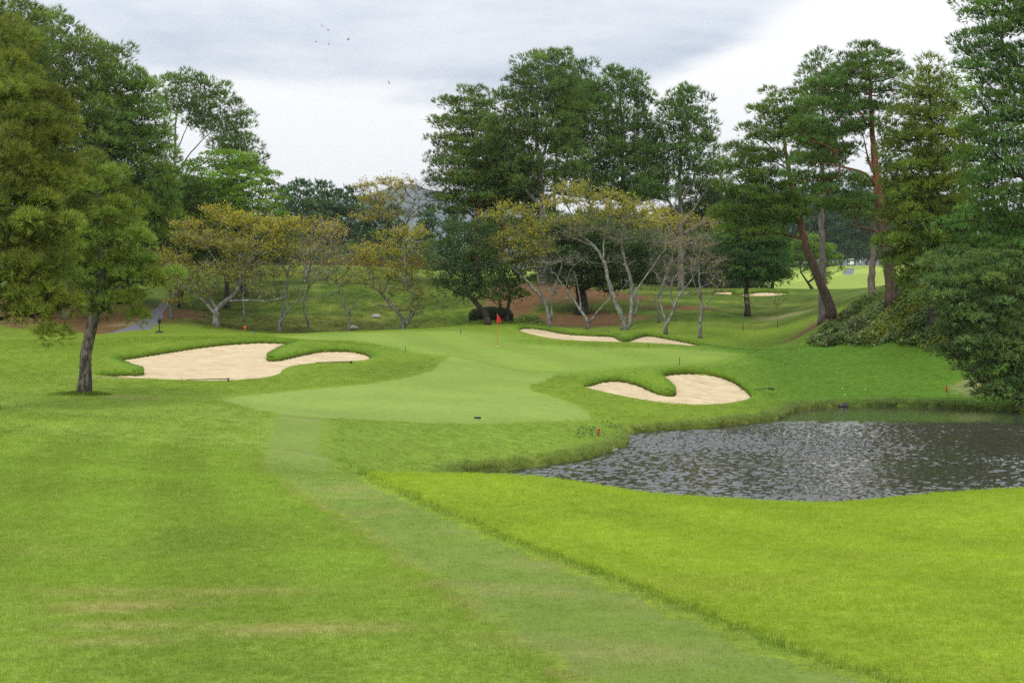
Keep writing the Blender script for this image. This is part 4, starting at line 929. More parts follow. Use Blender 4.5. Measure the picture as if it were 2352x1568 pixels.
# --- pines in the middle
make_tree('red_pine_tree', 'red-trunked pine with tiered boughs reaching out over the gap of sky', 143, [(1100,690),(1098,560),(1096,460),(1092,370),(1080,260)], .34,
    [(1075,208,30,8),(1110,225,30,10),(1045,235,38,9),(1090,250,50,12),(1030,280,40,9),(1085,290,65,13),(1025,320,40,8),(1075,335,70,13),(1130,320,50,15),(1025,362,38,8),(1080,375,80,13),(1015,402,36,7),(1070,415,75,12),(1130,400,60,14),(1060,455,65,11),(1120,450,60,14),(1050,485,45,9)], 'red', G_RED, 'red', start=520, seed=51, Rs=.95, dens=.75)
make_tree('red_pine_tree', 'red-trunked pine in the shade between the tiered pine and the tallest one', 147, [(1158,690),(1154,560),(1152,460),(1160,390)], .36,
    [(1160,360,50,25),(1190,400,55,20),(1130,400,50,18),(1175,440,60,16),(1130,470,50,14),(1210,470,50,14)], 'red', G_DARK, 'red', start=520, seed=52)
make_tree('pine_tree', 'tallest blue-green pine of the middle group with a forked grey trunk', 140, [(1246,700),(1246,560),(1245,450),(1238,370),(1232,280),(1245,180)], .42,
    [(1235,150,42,26),(1275,150,40,26),(1210,190,45,30),(1260,195,60,32),(1180,240,45,32),(1235,245,60,35),(1300,240,50,40),(1140,290,45,30),(1200,300,60,36),(1270,300,60,36),(1125,340,36,28),(1180,355,50,30),(1300,350,45,32),(1240,375,55,28),(1165,400,40,22),(1290,400,50,26),(1215,425,45,20)], 'long', G_BLUE, 'grey', twig='dark', start=520, seed=53)
make_tree('red_pine_tree', 'slim red-trunked pine just beside the tallest blue-green pine', 150, [(1277,690),(1276,560),(1274,450),(1280,330)], .27,
    [(1330,165,40,22),(1310,210,45,28),(1350,215,40,30),(1320,260,50,32),(1290,330,45,30)], 'long', (0.119, 0.209, 0.052), 'red', start=480, seed=54)
make_tree('pine_tree', 'round dark green pine in the middle group, right of the tallest one', 145, [(1432,690),(1432,560),(1431,430),(1428,320),(1425,220)], .36,
    [(1330,250,45,34),(1330,320,45,34),(1490,340,40,34),(1310,430,50,28),(1420,180,42,24),(1450,195,36,26),(1385,225,45,30),(1435,240,50,34),(1475,245,32,36),(1360,280,45,34),(1415,295,60,36),(1475,310,36,36),(1350,340,50,32),(1410,355,65,34),(1470,370,50,34),(1350,395,50,28),(1420,410,65,30),(1490,430,40,26),(1380,445,65,22),(1450,455,55,20)], 'long', (0.131, 0.218, 0.052), 'grey', twig='dark', start=560, seed=55)
make_tree('pine_tree', 'dome-topped pine with a fan of dark bare branches low in its crown', 144, [(1566,690),(1564,570),(1562,470),(1562,380),(1570,260)], .34,
    [(1505,300,34,34),(1500,360,40,36),(1498,420,45,30),(1570,225,34,22),(1545,255,34,26),(1600,255,34,28),(1570,285,50,30),(1620,305,28,34),(1535,320,36,28),(1595,335,50,28),(1635,365,26,28),(1560,365,50,26),(1610,390,45,24),(1530,400,36,26),(1650,400,24,20),(1520,450,40,22)], 'long', (0.114, 0.195, 0.048), 'grey', twig='dark', start=600, seed=56)
make_tree('pine_tree', 'dark pine filling the shade below the dome-topped one', 152, [(1625,690),(1622,600),(1620,500)], .3,
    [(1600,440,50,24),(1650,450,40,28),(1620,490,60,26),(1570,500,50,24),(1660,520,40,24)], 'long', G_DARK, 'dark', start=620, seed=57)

# --- right side
make_tree('red_pine_tree', 'leaning dark-trunked pine at the edge of the ivy mound, reddish higher up', 102, [(1917,735),(1905,700),(1880,640),(1855,575),(1835,500),(1815,410),(1802,330),(1788,250)], .36,
    [(1772,212,26,9),(1800,232,36,12),(1752,246,38,10),(1832,255,34,12),(1785,270,48,13),(1728,292,36,9),(1775,312,58,12),(1832,300,36,12),(1718,345,44,10),(1700,382,46,10),(1755,365,55,11),(1742,410,62,12),(1690,432,45,11),(1800,420,45,12),(1745,455,75,13),(1690,490,55,13),(1775,495,70,13),(1840,470,40,12),(1720,530,60,12)], 'red', G_RED, 'red', twig='dark', start=590, seed=61, Rs=.8)
make_tree('red_pine_tree', 'low dark pine left of the leaning one, boughs almost down to the far bunker', 124, [(1716,690),(1714,640),(1712,570),(1708,500)], .26,
    [(1710,520,55,14),(1660,555,45,12),(1745,555,60,14),(1690,590,65,14),(1640,600,36,10),(1755,595,60,15),(1700,625,60,13),(1660,635,36,10),(1760,630,45,12)], 'red', (0.096, 0.183, 0.061), 'dark', start=650, seed=62, Rs=.85)
make_tree('pine_tree', 'straight grey-trunked pine right behind the leaning one', 109, [(1890,745),(1889,640),(1888,520),(1889,400),(1890,280),(1890,170)], .31,
    [(1850,280,36,24),(1885,315,45,24),(1858,360,38,22),(1900,360,40,22),(1890,140,26,18),(1865,170,30,20),(1905,185,40,24),(1850,215,28,20),(1885,230,50,22),(1930,240,36,22)], 'long', (0.114, 0.189, 0.054), 'grey', start=300, seed=63, Rs=.75)
make_tree('red_pine_tree', 'tall pine with a bright red-brown trunk beside the ivy mound', 96, [(2048,680),(2044,640),(2034,570),(2021,480),(2012,400),(2004,310),(1999,220),(1996,150)], .40,
    [(1995,112,32,10),(1962,130,32,9),(2030,128,38,12),(1990,145,52,12),(2060,155,32,14),(1945,165,48,11),(2010,180,58,12),(1915,200,48,11),(1975,215,55,11),(2050,205,40,14),(1890,238,48,11),(1950,255,58,12),(2020,250,48,12),(1865,282,46,11),(1925,300,60,12),(1990,290,40,10),(1870,325,50,11),(1940,345,48,11),(1880,372,58,12),(2050,320,28,15),(1850,405,42,11),(1930,410,52,10),(1890,440,45,10),(2060,400,28,14),(1985,460,45,9),(1930,475,50,10)], 'red', (0.125, 0.209, 0.052), 'red', start=540, seed=64, Rs=.8)
make_tree('pine_tree', 'grey-trunked pine standing behind the red-brown trunk', 111, [(1996,700),(2002,640),(2010,540),(2016,440),(2022,380)], .30,
    [(2040,380,36,22),(2010,430,48,15),(2060,440,34,20),(1975,500,34,12),(2050,490,36,20)], 'long', G_DARK, 'grey', start=500, seed=65, Rs=.8)
make_tree('conifer_tree', 'olive-yellow conifer with a narrow pointed top', 88, [(2142,700),(2140,560),(2138,400),(2136,260),(2133,150)], .30,
    [(2133,140,14,16),(2138,170,28,13),(2118,190,30,11),(2155,200,34,13),(2125,222,46,13),(2170,240,42,14),(2100,262,46,12),(2150,275,56,14),(2080,300,50,11),(2185,305,44,15),(2125,325,70,14),(2070,345,45,10),(2160,360,70,16),(2100,390,70,14),(2190,410,48,18),(2130,430,80,16),(2085,455,50,13),(2170,470,65,18),(2110,500,75,17),(2180,530,60,18),(2110,555,75,18),(2160,590,75,18),(2095,600,48,15),(2120,640,60,15)], 'olive', G_OLIVE, 'dark', start=640, seed=66, yellow=.02, clr_var=.36)
make_tree('leafy_tree', 'mixed green leafy tree squeezed between the olive conifer and the big dark pine', 99, [(2215,720),(2212,560),(2212,400),(2215,260)], .26,
    [(2205,180,28,20),(2230,220,38,26),(2200,260,32,26),(2240,300,45,34),(2210,360,45,36),(2250,400,50,40),(2220,460,55,40)], 'broad', (0.148, 0.214, 0.045), 'dark', start=620, seed=67)
make_tree('red_pine_tree', 'big dark pine cut by the right edge of the picture, one bough pointing far out', 80, [(2400,800),(2396,600),(2385,400),(2372,200),(2350,20)], .45,
    [(2240,12,40,9),(2320,-10,80,14),(2300,30,80,13),(2225,42,26,7),(2340,70,80,15),(2260,75,50,9),(2210,95,34,9),(2270,120,65,13),(2350,130,70,18),(2245,155,55,11),(2310,180,75,15),(2370,210,60,20),(2270,225,60,13),(2330,260,80,16),(2250,290,55,12),(2310,320,80,16),(2370,340,60,20),(2260,360,60,13),(2320,390,80,16),(2260,420,60,14),(2330,450,85,17),(2270,490,70,15),(2340,520,80,18),(2260,550,65,14),(2330,580,80,18),(2200,520,45,12)], 'red', (0.119, 0.218, 0.048), 'dark', start=640, seed=68, Rs=.72, dens=.75)
make_tree('shrub_pine', 'low spreading blue-green pine on the bank by the pond, boughs close to the ground', 71, [(2380,905),(2360,870),(2330,810),(2305,750),(2285,690)], .19,
    [(2180,612,48,13),(2240,600,50,15),(2300,600,45,15),(2350,620,50,20),(2140,645,45,13),(2200,648,60,15),(2280,645,65,18),(2170,685,52,14),(2240,695,65,17),(2330,680,60,20),(2200,730,55,15),(2280,740,70,18),(2170,765,34,10),(2240,780,60,15),(2330,770,60,20),(2195,805,42,10),(2270,825,65,15),(2340,830,50,20),(2245,850,42,11),(2320,880,55,15),(2265,880,32,9),(2230,820,45,16),(2350,870,45,22),(2290,895,50,14),(2340,905,50,14),(2300,690,60,25),(2260,720,60,22),(2310,790,60,25),(2360,740,50,30)], 'shrub', (0.158, 0.235, 0.074), 'dark', start=905, seed=69)
make_tree('shrub_pine', 'second low spreading pine behind the first, spilling over the ivy towards the red-brown trunk', 84, [(2200,800),(2190,740),(2180,680),(2175,630)], .18,
    [(2150,600,36,15),(2190,592,45,16),(2240,600,40,18),(2170,640,45,18),(2220,650,50,20),(2190,690,45,18),(2240,700,45,20),(2215,740,45,18)], 'shrub', (0.165, 0.245, 0.085), 'dark', start=780, seed=73, Rs=1.1)
make_tree('pine_tree', 'dark pine in deep shade behind the low blue-green pine', 112, [(2260,700),(2258,600),(2255,500)], .3,
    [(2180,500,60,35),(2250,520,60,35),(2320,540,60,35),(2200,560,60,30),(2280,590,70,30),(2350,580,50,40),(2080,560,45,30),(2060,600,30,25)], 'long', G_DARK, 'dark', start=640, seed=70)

# --- small trees on the far side of the hollow
make_tree('leafy_tree', 'small broad green tree behind the leaning trunk before the far fairway', 152, [(1868,665),(1850,640),(1840,625),(1838,600)], .16,
    [(1850,560,36,22),(1890,580,32,22),(1915,600,22,22),(1930,612,12,15),(1870,610,36,22),(1890,640,26,18),(1840,590,30,22)], 'broad', (0.148, 0.243, 0.037), 'dark', start=650, seed=71, Rs=.8)
make_tree('leafy_tree', 'small green tree with a forked trunk behind the far bunker', 151, [(1772,668),(1774,645),(1770,620)], .20,
    [(1760,600,40,20),(1800,605,36,22),(1735,620,40,18),(1785,630,42,15),(1715,610,32,20),(1810,625,25,18)], 'broad', (0.102, 0.175, 0.033), 'dark', start=650, seed=72, Rs=.8)
for i, (px, py, lab) in enumerate([(1707, 758, 'staked-thin sapling with few leaves, the one nearer the bare trees'), (1786, 753, 'leafier sapling in the hollow, the one nearer the leaning pine')]):
    h = hit(px, py, 100, 135)
    make_tree('sapling', lab, h[1], [(px, py), (px, py - 25), (px - 2, py - 50), (px, py - 78)], .045,
        [(px - 12, py - 55, 18, 15, .3, .25), (px + 12, py - 60, 18, 15, .35, .2), (px, py - 78, 16, 12, .4, .25), (px + 20, py - 75, 10, 8, .3, .3)], bark='cherryd', start=py - 22, seed=80 + i, cat='sapling', dens=.9, **CH)
# ------------------------------------------------------------------ woods further back
def copy_tree(root, px, Y, scale, rotz, label, group=None, dz=0.0):
    x = (px - CX) / F * Y
    r = root.copy(); col.objects.link(r); r.location = (x, Y, ht(x, Y) - 0.2 + dz); r.scale = (scale, scale, scale); r.rotation_euler[2] = rotz; r['label'] = label
    if group: r['group'] = group
    for ch in root.children:
        k = ch.copy(); col.objects.link(k); k.parent = r
    return r
R2 = random.Random(4)
WOOD = 'dark trees of the shaded wood behind the cherry grove'
wood_l = 'dark tree of the shaded wood behind the cherry grove'
wt = make_tree('wood_tree', wood_l, 172, [(1240,700),(1240,620),(1242,560)], .3, [(1240,500,50,24),(1205,530,50,26),(1275,535,50,26),(1240,565,65,28),(1200,600,50,24),(1280,600,50,24)], 'far', G_DARK, 'dark', group=WOOD, seed=101, Rs=.8)
for px in (1130, 1305, 1372, 1440, 1502, 1570, 1640, 1690, 1750):
    copy_tree(wt, px, 172 + R2.uniform(-6, 14), R2.uniform(.85, 1.15), R2.uniform(0, 6), wood_l, WOOD)
LWOOD = 'dark trees deep in the wood on the left'
lw = 'dark tree deep in the wood behind the needle slope on the left'
w2 = make_tree('wood_tree', lw, 165, [(300,690),(300,600),(302,520)], .3, [(300,440,50,26),(265,480,50,28),(335,490,50,28),(300,530,65,30),(260,580,55,26),(340,585,55,26)], 'far', G_DARK, 'dark', group=LWOOD, seed=102, Rs=.8)
for px in (30, 110, 190, 370, 440, 500):
    copy_tree(w2, px, 165 + R2.uniform(-8, 14), R2.uniform(.8, 1.2), R2.uniform(0, 6), lw, LWOOD)
GAP = 'hazy pines beyond the bank'
far_names = ['leftmost hazy pine beyond the grass bank, half hidden by the bright green tree', 'second hazy pine from the bright green tree', 'third hazy pine from the bright green tree', 'fourth hazy pine beyond the bank, the tallest against the sky',
    'fifth hazy pine beyond the bank, in the open gap', 'sixth hazy pine beyond the bank, left of the skyline cherry tree', 'hazy pine seen through the orange half of the skyline cherry tree', 'hazy pine under the bare half of the skyline cherry tree', 'hazy pine just left of the dark evergreen, below the blue hill', 'low hazy pine peeping out left of the tiered red pine']
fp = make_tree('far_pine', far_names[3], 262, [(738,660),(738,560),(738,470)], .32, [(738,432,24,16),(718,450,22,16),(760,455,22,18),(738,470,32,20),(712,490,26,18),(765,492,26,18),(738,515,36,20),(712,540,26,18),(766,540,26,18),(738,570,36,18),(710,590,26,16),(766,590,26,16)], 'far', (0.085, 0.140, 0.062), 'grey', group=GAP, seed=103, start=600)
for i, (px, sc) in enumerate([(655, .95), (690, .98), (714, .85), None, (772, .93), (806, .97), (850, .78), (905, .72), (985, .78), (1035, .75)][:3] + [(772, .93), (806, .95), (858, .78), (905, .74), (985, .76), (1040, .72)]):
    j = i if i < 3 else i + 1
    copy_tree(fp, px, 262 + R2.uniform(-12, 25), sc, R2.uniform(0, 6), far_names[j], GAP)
FAR = 'hazy conifers beyond the far fairway'
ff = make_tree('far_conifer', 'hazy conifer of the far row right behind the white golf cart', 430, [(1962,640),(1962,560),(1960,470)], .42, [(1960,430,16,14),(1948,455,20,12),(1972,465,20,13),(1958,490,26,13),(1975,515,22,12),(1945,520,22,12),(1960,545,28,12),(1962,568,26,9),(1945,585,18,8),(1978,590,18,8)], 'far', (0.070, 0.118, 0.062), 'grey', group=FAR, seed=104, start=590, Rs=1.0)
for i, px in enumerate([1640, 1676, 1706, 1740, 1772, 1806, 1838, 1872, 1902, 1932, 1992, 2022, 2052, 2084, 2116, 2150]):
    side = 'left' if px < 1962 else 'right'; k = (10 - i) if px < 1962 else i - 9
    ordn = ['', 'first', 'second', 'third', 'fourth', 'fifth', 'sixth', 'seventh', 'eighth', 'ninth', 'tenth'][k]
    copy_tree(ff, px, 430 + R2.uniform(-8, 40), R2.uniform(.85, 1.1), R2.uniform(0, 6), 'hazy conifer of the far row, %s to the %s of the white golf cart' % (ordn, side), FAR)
FR = 'hazy conifers of the rear row beyond the far fairway'
for px in (1655, 1690, 1725, 1758, 1790, 1822, 1856, 1888, 1918, 1948, 1976, 2006, 2038, 2068, 2100, 2134):
    copy_tree(ff, px, 500 + R2.uniform(-15, 30), R2.uniform(.9, 1.2), R2.uniform(0, 6), 'hazy conifer of the rear row, mostly hidden behind the front row beyond the far fairway', FR)
BR = 'russet bushes along the top of the grass bank'
brl = 'russet bush on the skyline of the grass bank'
def bush(name, label, px, Y, rx, ry, tint, seed, group=None, leaf=.16, cat='bush'):
    rng = np.random.default_rng(seed); x = (px - CX) / F * Y; base = np.array([x, Y, ht(x, Y)]); root = empty(name, base, label, cat, group)
    n = int(min(2600, 900 * rx * ry / 1.5)); d = unit(rng.normal(size=(n, 3))); d[:, 2] = np.abs(d[:, 2]); rr = (0.35 + .65 * rng.random((n, 1)) ** .5)
    lump = 1 + .25 * np.sin(d[:, :1] * 5 + seed) * np.cos(d[:, 1:2] * 4)
    p = base + d * rr * lump * np.array([rx, rx, ry]); V, Fq, per = leaves(p, leaf, rng)
    add('foliage', mesh_np('foliage', V - base, Fq, np.repeat(np.array(tint)[None] * rng.uniform(.6, 1.4, (n, 1)), per, 0)), M_leaf, parent=root, kind='stuff')
    m = 9; e = base + unit(rng.normal(size=(m, 3)) * np.array([1, 1, .3]) + np.array([0, 0, 1])) * np.array([rx, rx, ry]) * .75
    V, q = seg_tubes(np.tile(base - np.array([0, 0, .1]), (m, 1)), e, np.full(m, .03), np.full(m, .012), 4)
    add('stems', mesh_np('stems', V - base, q), BARK['dark'], parent=root, kind='stuff'); return root
for i, px in enumerate((760, 800, 842, 884, 926, 968, 1010)):
    bush('shrub', brl, px, 176 + R2.uniform(-3, 8), 1.7 + R2.random(), 1.1 + .6 * R2.random(), (0.13, 0.075, 0.045), 200 + i, BR)
bush('shrub', 'dark bush at the top of the bank beside the parked carts', 625, 168, 2.6, 1.4, (0.03, 0.045, 0.02), 220)
bush('shrub', 'fresh green bush at the foot of the needle mound behind the flag', 1212, 121, 1.5, .8, (0.09, 0.17, 0.03), 221)

UN = 'dark undergrowth bushes in the wood behind the cherry grove'
for i, px in enumerate((1395, 1440, 1485, 1530, 1575, 1620, 1665, 1705)):
    bush('shrub', 'dark undergrowth bush in the wood behind the cherry grove', px, 160 + R2.uniform(-3, 10), 2.6 + R2.random(), 2.0 + .9 * R2.random(), (0.045, 0.075, 0.03), 230 + i, UN, .28)
FB = 'hazy green bushes at the foot of the pines beyond the bank'
for i, px in enumerate((640, 685, 730, 775, 820, 865, 910, 955, 1000, 1045)):
    bush('shrub', 'hazy green bush at the foot of the pines beyond the bank', px, 236 + R2.uniform(-6, 12), 4.2 + 1.5 * R2.random(), 3.0 + 1.6 * R2.random(), (0.085, 0.13, 0.05), 250 + i, FB, .5)

# clipped hedge: one dense rounded body of small leaves
def hedge():
    h0 = P(1128, 752, 119); x, y = h0[0], 119.0; base = np.array([x, y, ht(x, y)]); rng = np.random.default_rng(77)
    root = empty('clipped_hedge', base, 'low clipped dark hedge rounded like a loaf behind the flag', 'hedge')
    b_ = Build(); prof = [(0.02, 1.28), (.55, 1.22), (.85, 1.0), (.98, .6), (1.0, .2), (.96, -.2)]
    V = []; n = 28; a = np.arange(n) * 2 * math.pi / n
    for r_, z in prof: V.append(np.column_stack([np.cos(a) * r_ * 1.85, np.sin(a) * r_ * 1.0, np.full(n, z * .85)]))
    V = np.concatenate(V); I = np.arange(len(prof) * n).reshape(-1, n); J = np.roll(I, -1, 1)
    q = np.column_stack([I[:-1].ravel(), J[:-1].ravel(), J[1:].ravel(), I[1:].ravel()])
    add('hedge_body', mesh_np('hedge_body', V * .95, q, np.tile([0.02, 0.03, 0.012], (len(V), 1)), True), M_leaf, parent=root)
    m = 7000; k = rng.integers(0, len(q), m); w = rng.random((m, 2)); p = (V[q[k, 0]] * (1 - w[:, :1]) + V[q[k, 1]] * w[:, :1]) * (1 - w[:, 1:]) + (V[q[k, 3]] * (1 - w[:, :1]) + V[q[k, 2]] * w[:, :1]) * w[:, 1:]
    Vl, Fl, per = leaves(p * rng.uniform(.97, 1.04, (m, 1)), .08, rng); add('foliage', mesh_np('foliage', Vl, Fl, np.repeat(np.array([[0.065, 0.10, 0.035]]) * rng.uniform(.5, 1.5, (m, 1)), per, 0)), M_leaf, parent=root, kind='stuff')
hedge()

# ivy and brush covering the mound on the right
ivy_px = [(1850,788),(1880,765),(1930,735),(1990,700),(2050,668),(2110,640),(2170,625),(2260,620),(2360,640),(2400,760),(2320,830),(2250,812),(2180,800),(2100,800),(2000,798),(1920,795)]
ivy_poly = px_poly(ivy_px, 84, 112)
def ivy():
    rng = np.random.default_rng(9); lo, hi = ivy_poly.min(0), ivy_poly.max(0); n = 60000
    q = rng.random((n, 2)) * (hi - lo) + lo; d = poly_sdf(ivy_poly, q); q = q[d < .15 * rng.normal(size=n)]; n = len(q)
    lump = fbm(q[:, 0] / 1.1, q[:, 1] / 1.1, 55, 3); hgt = .15 + .75 * sstep(.25, .75, lump)
    z = height(q[:, 0], q[:, 1]) + hgt * rng.random(n) ** .5
    k = fbm(q[:, 0] / 2.5, q[:, 1] / 2.5, 56, 3); tone = rng.random(n)
    c = mixc(np.tile([0.17, 0.235, 0.095], (n, 1)), sstep(.45, .65, k), (0.25, 0.28, 0.05)); c = mixc(c, (tone > .93) * .8, (0.24, 0.20, 0.05)); c = mixc(c, sstep(.6, .75, fbm(q[:, 0] / 1.8, q[:, 1] / 1.8, 57)) * .6, (0.14, 0.10, 0.06))
    V, Fq, per = leaves(np.column_stack([q, z]), .25, rng, 1.6)
    add('ivy', mesh_np('ivy', V, Fq, np.repeat(c * rng.uniform(.6, 1.35, (n, 1)), per, 0)), M_leaf, kind='stuff', label='dense ivy and bramble covering the mound by the leaning pine')
ivy()

# ------------------------------------------------------------------ far hills
def hill(name, y0, prof, tint, seed):
    xs = np.linspace(-3200, 3200, 300); top = np.interp(xs, [p[0] for p in prof], [p[1] for p in prof]); top = top + (fbm(xs / 210, xs * 0 + seed, seed, 4) - .5) * 55
    rows = [(-800, 0.0), (-550, .45), (-330, .72), (-160, .9), (-50, .985), (0, 1.0), (200, .8), (500, .2)]
    V = np.concatenate([np.column_stack([xs, y0 + dy + (fbm(xs / 300, xs * 0 + dy, seed + 3) - .5) * 130, 10 + (top - 10) * f + (fbm(xs / 90, xs * 0 + dy / 30, seed + 5) - .5) * 30 * (f > .2)]) for dy, f in rows])
    n = len(xs); I = np.arange(len(rows) * n).reshape(-1, n); q = np.column_stack([I[:-1, :-1].ravel(), I[:-1, 1:].ravel(), I[1:, 1:].ravel(), I[1:, :-1].ravel()])
    m, t, o = new_mat('haze_tinted_hillside'); p = pbsdf(t, .95, .1); g = t.nodes.new('ShaderNodeNewGeometry')
    t.links.new(mix_c(t, remap(t, noise_n(t, g.outputs['Position'], .03, 6, .7), .35, .65), tuple(x * .5 for x in tint), tint), p.inputs['Base Color']); bump_to(t, p, noise_n(t, g.outputs['Position'], .04, 5, .7), 1.0, 15.0); t.links.new(p.outputs[0], o.inputs[0])
    add(name, mesh_np(name, V, q, smooth=True), m, kind='structure')
hill('hill', 5000, [(-3200, 180), (-1500, 250), (-900, 330), (-600, 395), (-370, 450), (-220, 430), (-80, 385), (220, 330), (740, 370), (1220, 440), (1650, 370), (3200, 200)], (0.10, 0.135, 0.135), 3)  # pale blue-green tint paints extra haze into the hill's own colour

# ------------------------------------------------------------------ paths
M_asphalt = plain('worn_asphalt', (0.13, 0.13, 0.145), .9, .2, var=.2)
def path_sheet(name, left, right, y0, y1, lift=.03):
    a = px_poly(left, y0, y1); b_ = px_poly(right, y0, y1)
    out = np.vstack([smooth_open(a, .5), smooth_open(b_[::-1], .5)])
    V, Ft = sheet(out, .6, height, lift); add(name, mesh_np(name, V, Ft, smooth=True), M_asphalt, kind='structure')
path_sheet('cart_path', [(235,771),(270,758),(310,741),(335,728),(350,712),(362,700),(372,692)], [(330,771),(345,758),(362,745),(374,732),(380,715),(392,702),(402,692)], 111, 140)
path_sheet('far_path', [(1930,633),(1938,624),(1945,616)], [(1958,633),(1962,624),(1964,616)], 290, 420, .06)

# ------------------------------------------------------------------ flag, stakes and course furniture
M_red = plain('red_flag_cloth', (0.62, 0.02, 0.03), .7, .2); M_pole = plain('orange_painted_fibreglass', (0.55, 0.09, 0.03), .4, .4)
M_black = plain('black_iron', (0.012, 0.012, 0.013), .5, .4); M_wood = plain('dark_rake_wood', (0.05, 0.04, 0.03), .7, .2); M_blue = plain('blue_paint', (0.03, 0.09, 0.16), .5, .4)
M_white = plain('white_enamel', (0.78, 0.78, 0.76), .35, .5, var=.04); M_dark = plain('dark_plastic', (0.02, 0.022, 0.024), .5, .4); M_glass = plain('tinted_windscreen', (0.22, 0.26, 0.28), .08, .6)
M_orange = plain('orange_plastic', (0.6, 0.13, 0.03), .5, .4); M_stone = plain('pale_stone', (0.30, 0.28, 0.24), .9, .2, var=.3); M_redstake = plain('red_stake_paint', (0.5, 0.025, 0.02), .5, .3)
def flagstick(label, px, py, y0, y1, hgt, flag=True):
    h = hit(px, py, y0, y1); base = np.array([h[0], h[1], ht(h[0], h[1])]); root = empty('flagstick', base, label, 'flag')
    b_ = Build(); b_.tube([(0, 0, -.15), (0, 0, .6), (-.012, 0, 1.3), (-.03, 0, hgt)], [.016, .015, .013, .010], 8); add('pole', b_.mesh('pole', True), M_pole, parent=root)
    b_ = Build(); b_.lathe([(.054, .02), (.060, .035), (.054, .05), (.03, .045)], n=14); add('cup_rim', b_.mesh('cup_rim', True), M_white, parent=root)
    # limp flag hanging in folds from the top of the pole
    n, m = 12, 9; V = []
    for i in range(n + 1):
        v = i / n; z = hgt - .02 - .60 * v
        for j in range(m + 1):
            u = j / m; wd = .10 + .26 * v ** .8 * (1 - .35 * max(0, v - .75) * 4)
            V.append((-.03 + wd * u * (1 - .1 * v) + .02 * math.sin(5 * v), .045 * math.sin(u * 9 + v * 3) * u, z - .12 * u * (1 - v) + .05 * u * v))
    I = np.arange((n + 1) * (m + 1)).reshape(n + 1, m + 1); q = np.column_stack([I[:-1, :-1].ravel(), I[:-1, 1:].ravel(), I[1:, 1:].ravel(), I[1:, :-1].ravel()])
    fl = add('flag', mesh_np('flag', V, q, smooth=True), M_red, parent=root); md = fl.modifiers.new('thick', 'SOLIDIFY'); md.thickness = .004
flagstick('red flag hanging limp on its thin orange pole in the putting green', 1143, 796, 80, 111, 2.2)
flagstick('tiny distant flag on the far fairway beyond the small trees', 1867, 658, 180, 320, 2.2)
def stake(label, px, py, y0, y1, mat, hgt=.34, r=.02, name='marker_stake', lean=0.0):
    h = hit(px, py, y0, y1); base = np.array([h[0], h[1], ht(h[0], h[1])]); root = empty(name, base, label, 'stake')
    b_ = Build(); b_.tube([(0, 0, -.1), (lean * hgt * .5, 0, hgt * .5), (lean * hgt, 0, hgt)], [r, r, r * .9], 8); add('post', b_.mesh('post', True), mat, parent=root)
    b_ = Build(); b_.lathe([(0.001, hgt + r * .8), (r * .8, hgt + r * .5), (r * 1.25, hgt), (r * 1.25, hgt - r * 1.5), (r, hgt - r * 1.6)], c=(lean * hgt, 0, 0), n=10); add('cap', b_.mesh('cap', True), mat, parent=root)
stake('short blue stake at the back of the green, left of the flag', 1058, 768, 90, 112, M_blue, .38, .03)
stake('thin dark stake at the front left edge of the green', 931, 808, 70, 100, M_blue, .32)
stake('thin dark leaning stake on the green before the long bunker', 1492, 799, 80, 110, M_black, .32, .02, lean=-.35)
stake('thin dark stake at the green edge above the kidney-shaped bunker', 1561, 839, 70, 100, M_black, .42, .018)
stake('tiny dark stake near the back left corner of the green', 584, 770, 90, 112, M_blue, .32)
stake('red hazard stake on the slope under the low blue-green pine', 2174, 901, 70, 90, M_redstake, .36, .04, 'hazard_stake')
stake('red hazard stake on the grassy nose by the pond', 1375, 1001, 46, 70, M_redstake, .26, .04, 'hazard_stake')
stake('orange ball marker behind the green at the foot of the slender tree', 563, 760, 104, 125, M_orange, .35, .10, 'ball_marker')
def rake(label, px, py, y0, y1, ang, sand=None):
    h = hit(px, py, y0, y1); z = ht(h[0], h[1]); 
    root = empty('bunker_rake', (h[0], h[1], z + .05), label, 'rake', rotz=ang)
    b_ = Build(); b_.tube([(-.9, 0, .02), (0, 0, .03), (.9, 0, .05)], [.018, .018, .02], 8); add('handle', b_.mesh('handle', True), M_wood, parent=root)
    b_ = Build(); b_.box((.92, 0, .05), (.05, .6, .05)); hd = add('head', b_.mesh('head'), M_black, parent=root)
    b_ = Build()
    for i in range(9): b_.box((.92, -.27 + i * .0675, .0), (.018, .014, .09), taper=.5)
    add('tines', b_.mesh('tines'), M_black, parent=hd, kind='stuff')
rake('rake lying on the front rim of the large bunker', 476, 875, 58, 75, 0.1)
rake('rake lying at the right rim of the kidney-shaped bunker', 1735, 897, 66, 80, 0.35)
rake('rake lying along the grass lip of the long bunker behind the flag', 1372, 763, 98, 113, -.05)
rake('rake lying on the turf below the smaller lobe of the large bunker', 765, 835, 66, 85, 0.25)
def drain(label, px, py, y0, y1, r):
    h = hit(px, py, y0, y1); root = empty('drain_grate', (h[0], h[1], ht(h[0], h[1]) + .035), label, 'drain')
    b_ = Build(); b_.lathe([(r * .86, -.03), (r * .86, .02), (r, .025), (r * 1.04, 0), (r * 1.04, -.03)], n=24); add('rim', b_.mesh('rim', True), M_black, parent=root)
    for i in range(7):
        x = (-.75 + i * .25) * r; l = 2 * math.sqrt(max(.01, (r * .86) ** 2 - x * x)); b_ = Build(); b_.box((x, 0, .008), (.05 * r * 2, l, .02)); add('bar', b_.mesh('bar'), M_black, parent=root)
    b_ = Build(); b_.lathe([(.001, -.02), (r * .86, -.02)], n=20); add('pit', b_.mesh('pit'), M_dark, parent=root)
drain('round dark drain grate low on the apron', 1097, 961, 44, 70, .12)
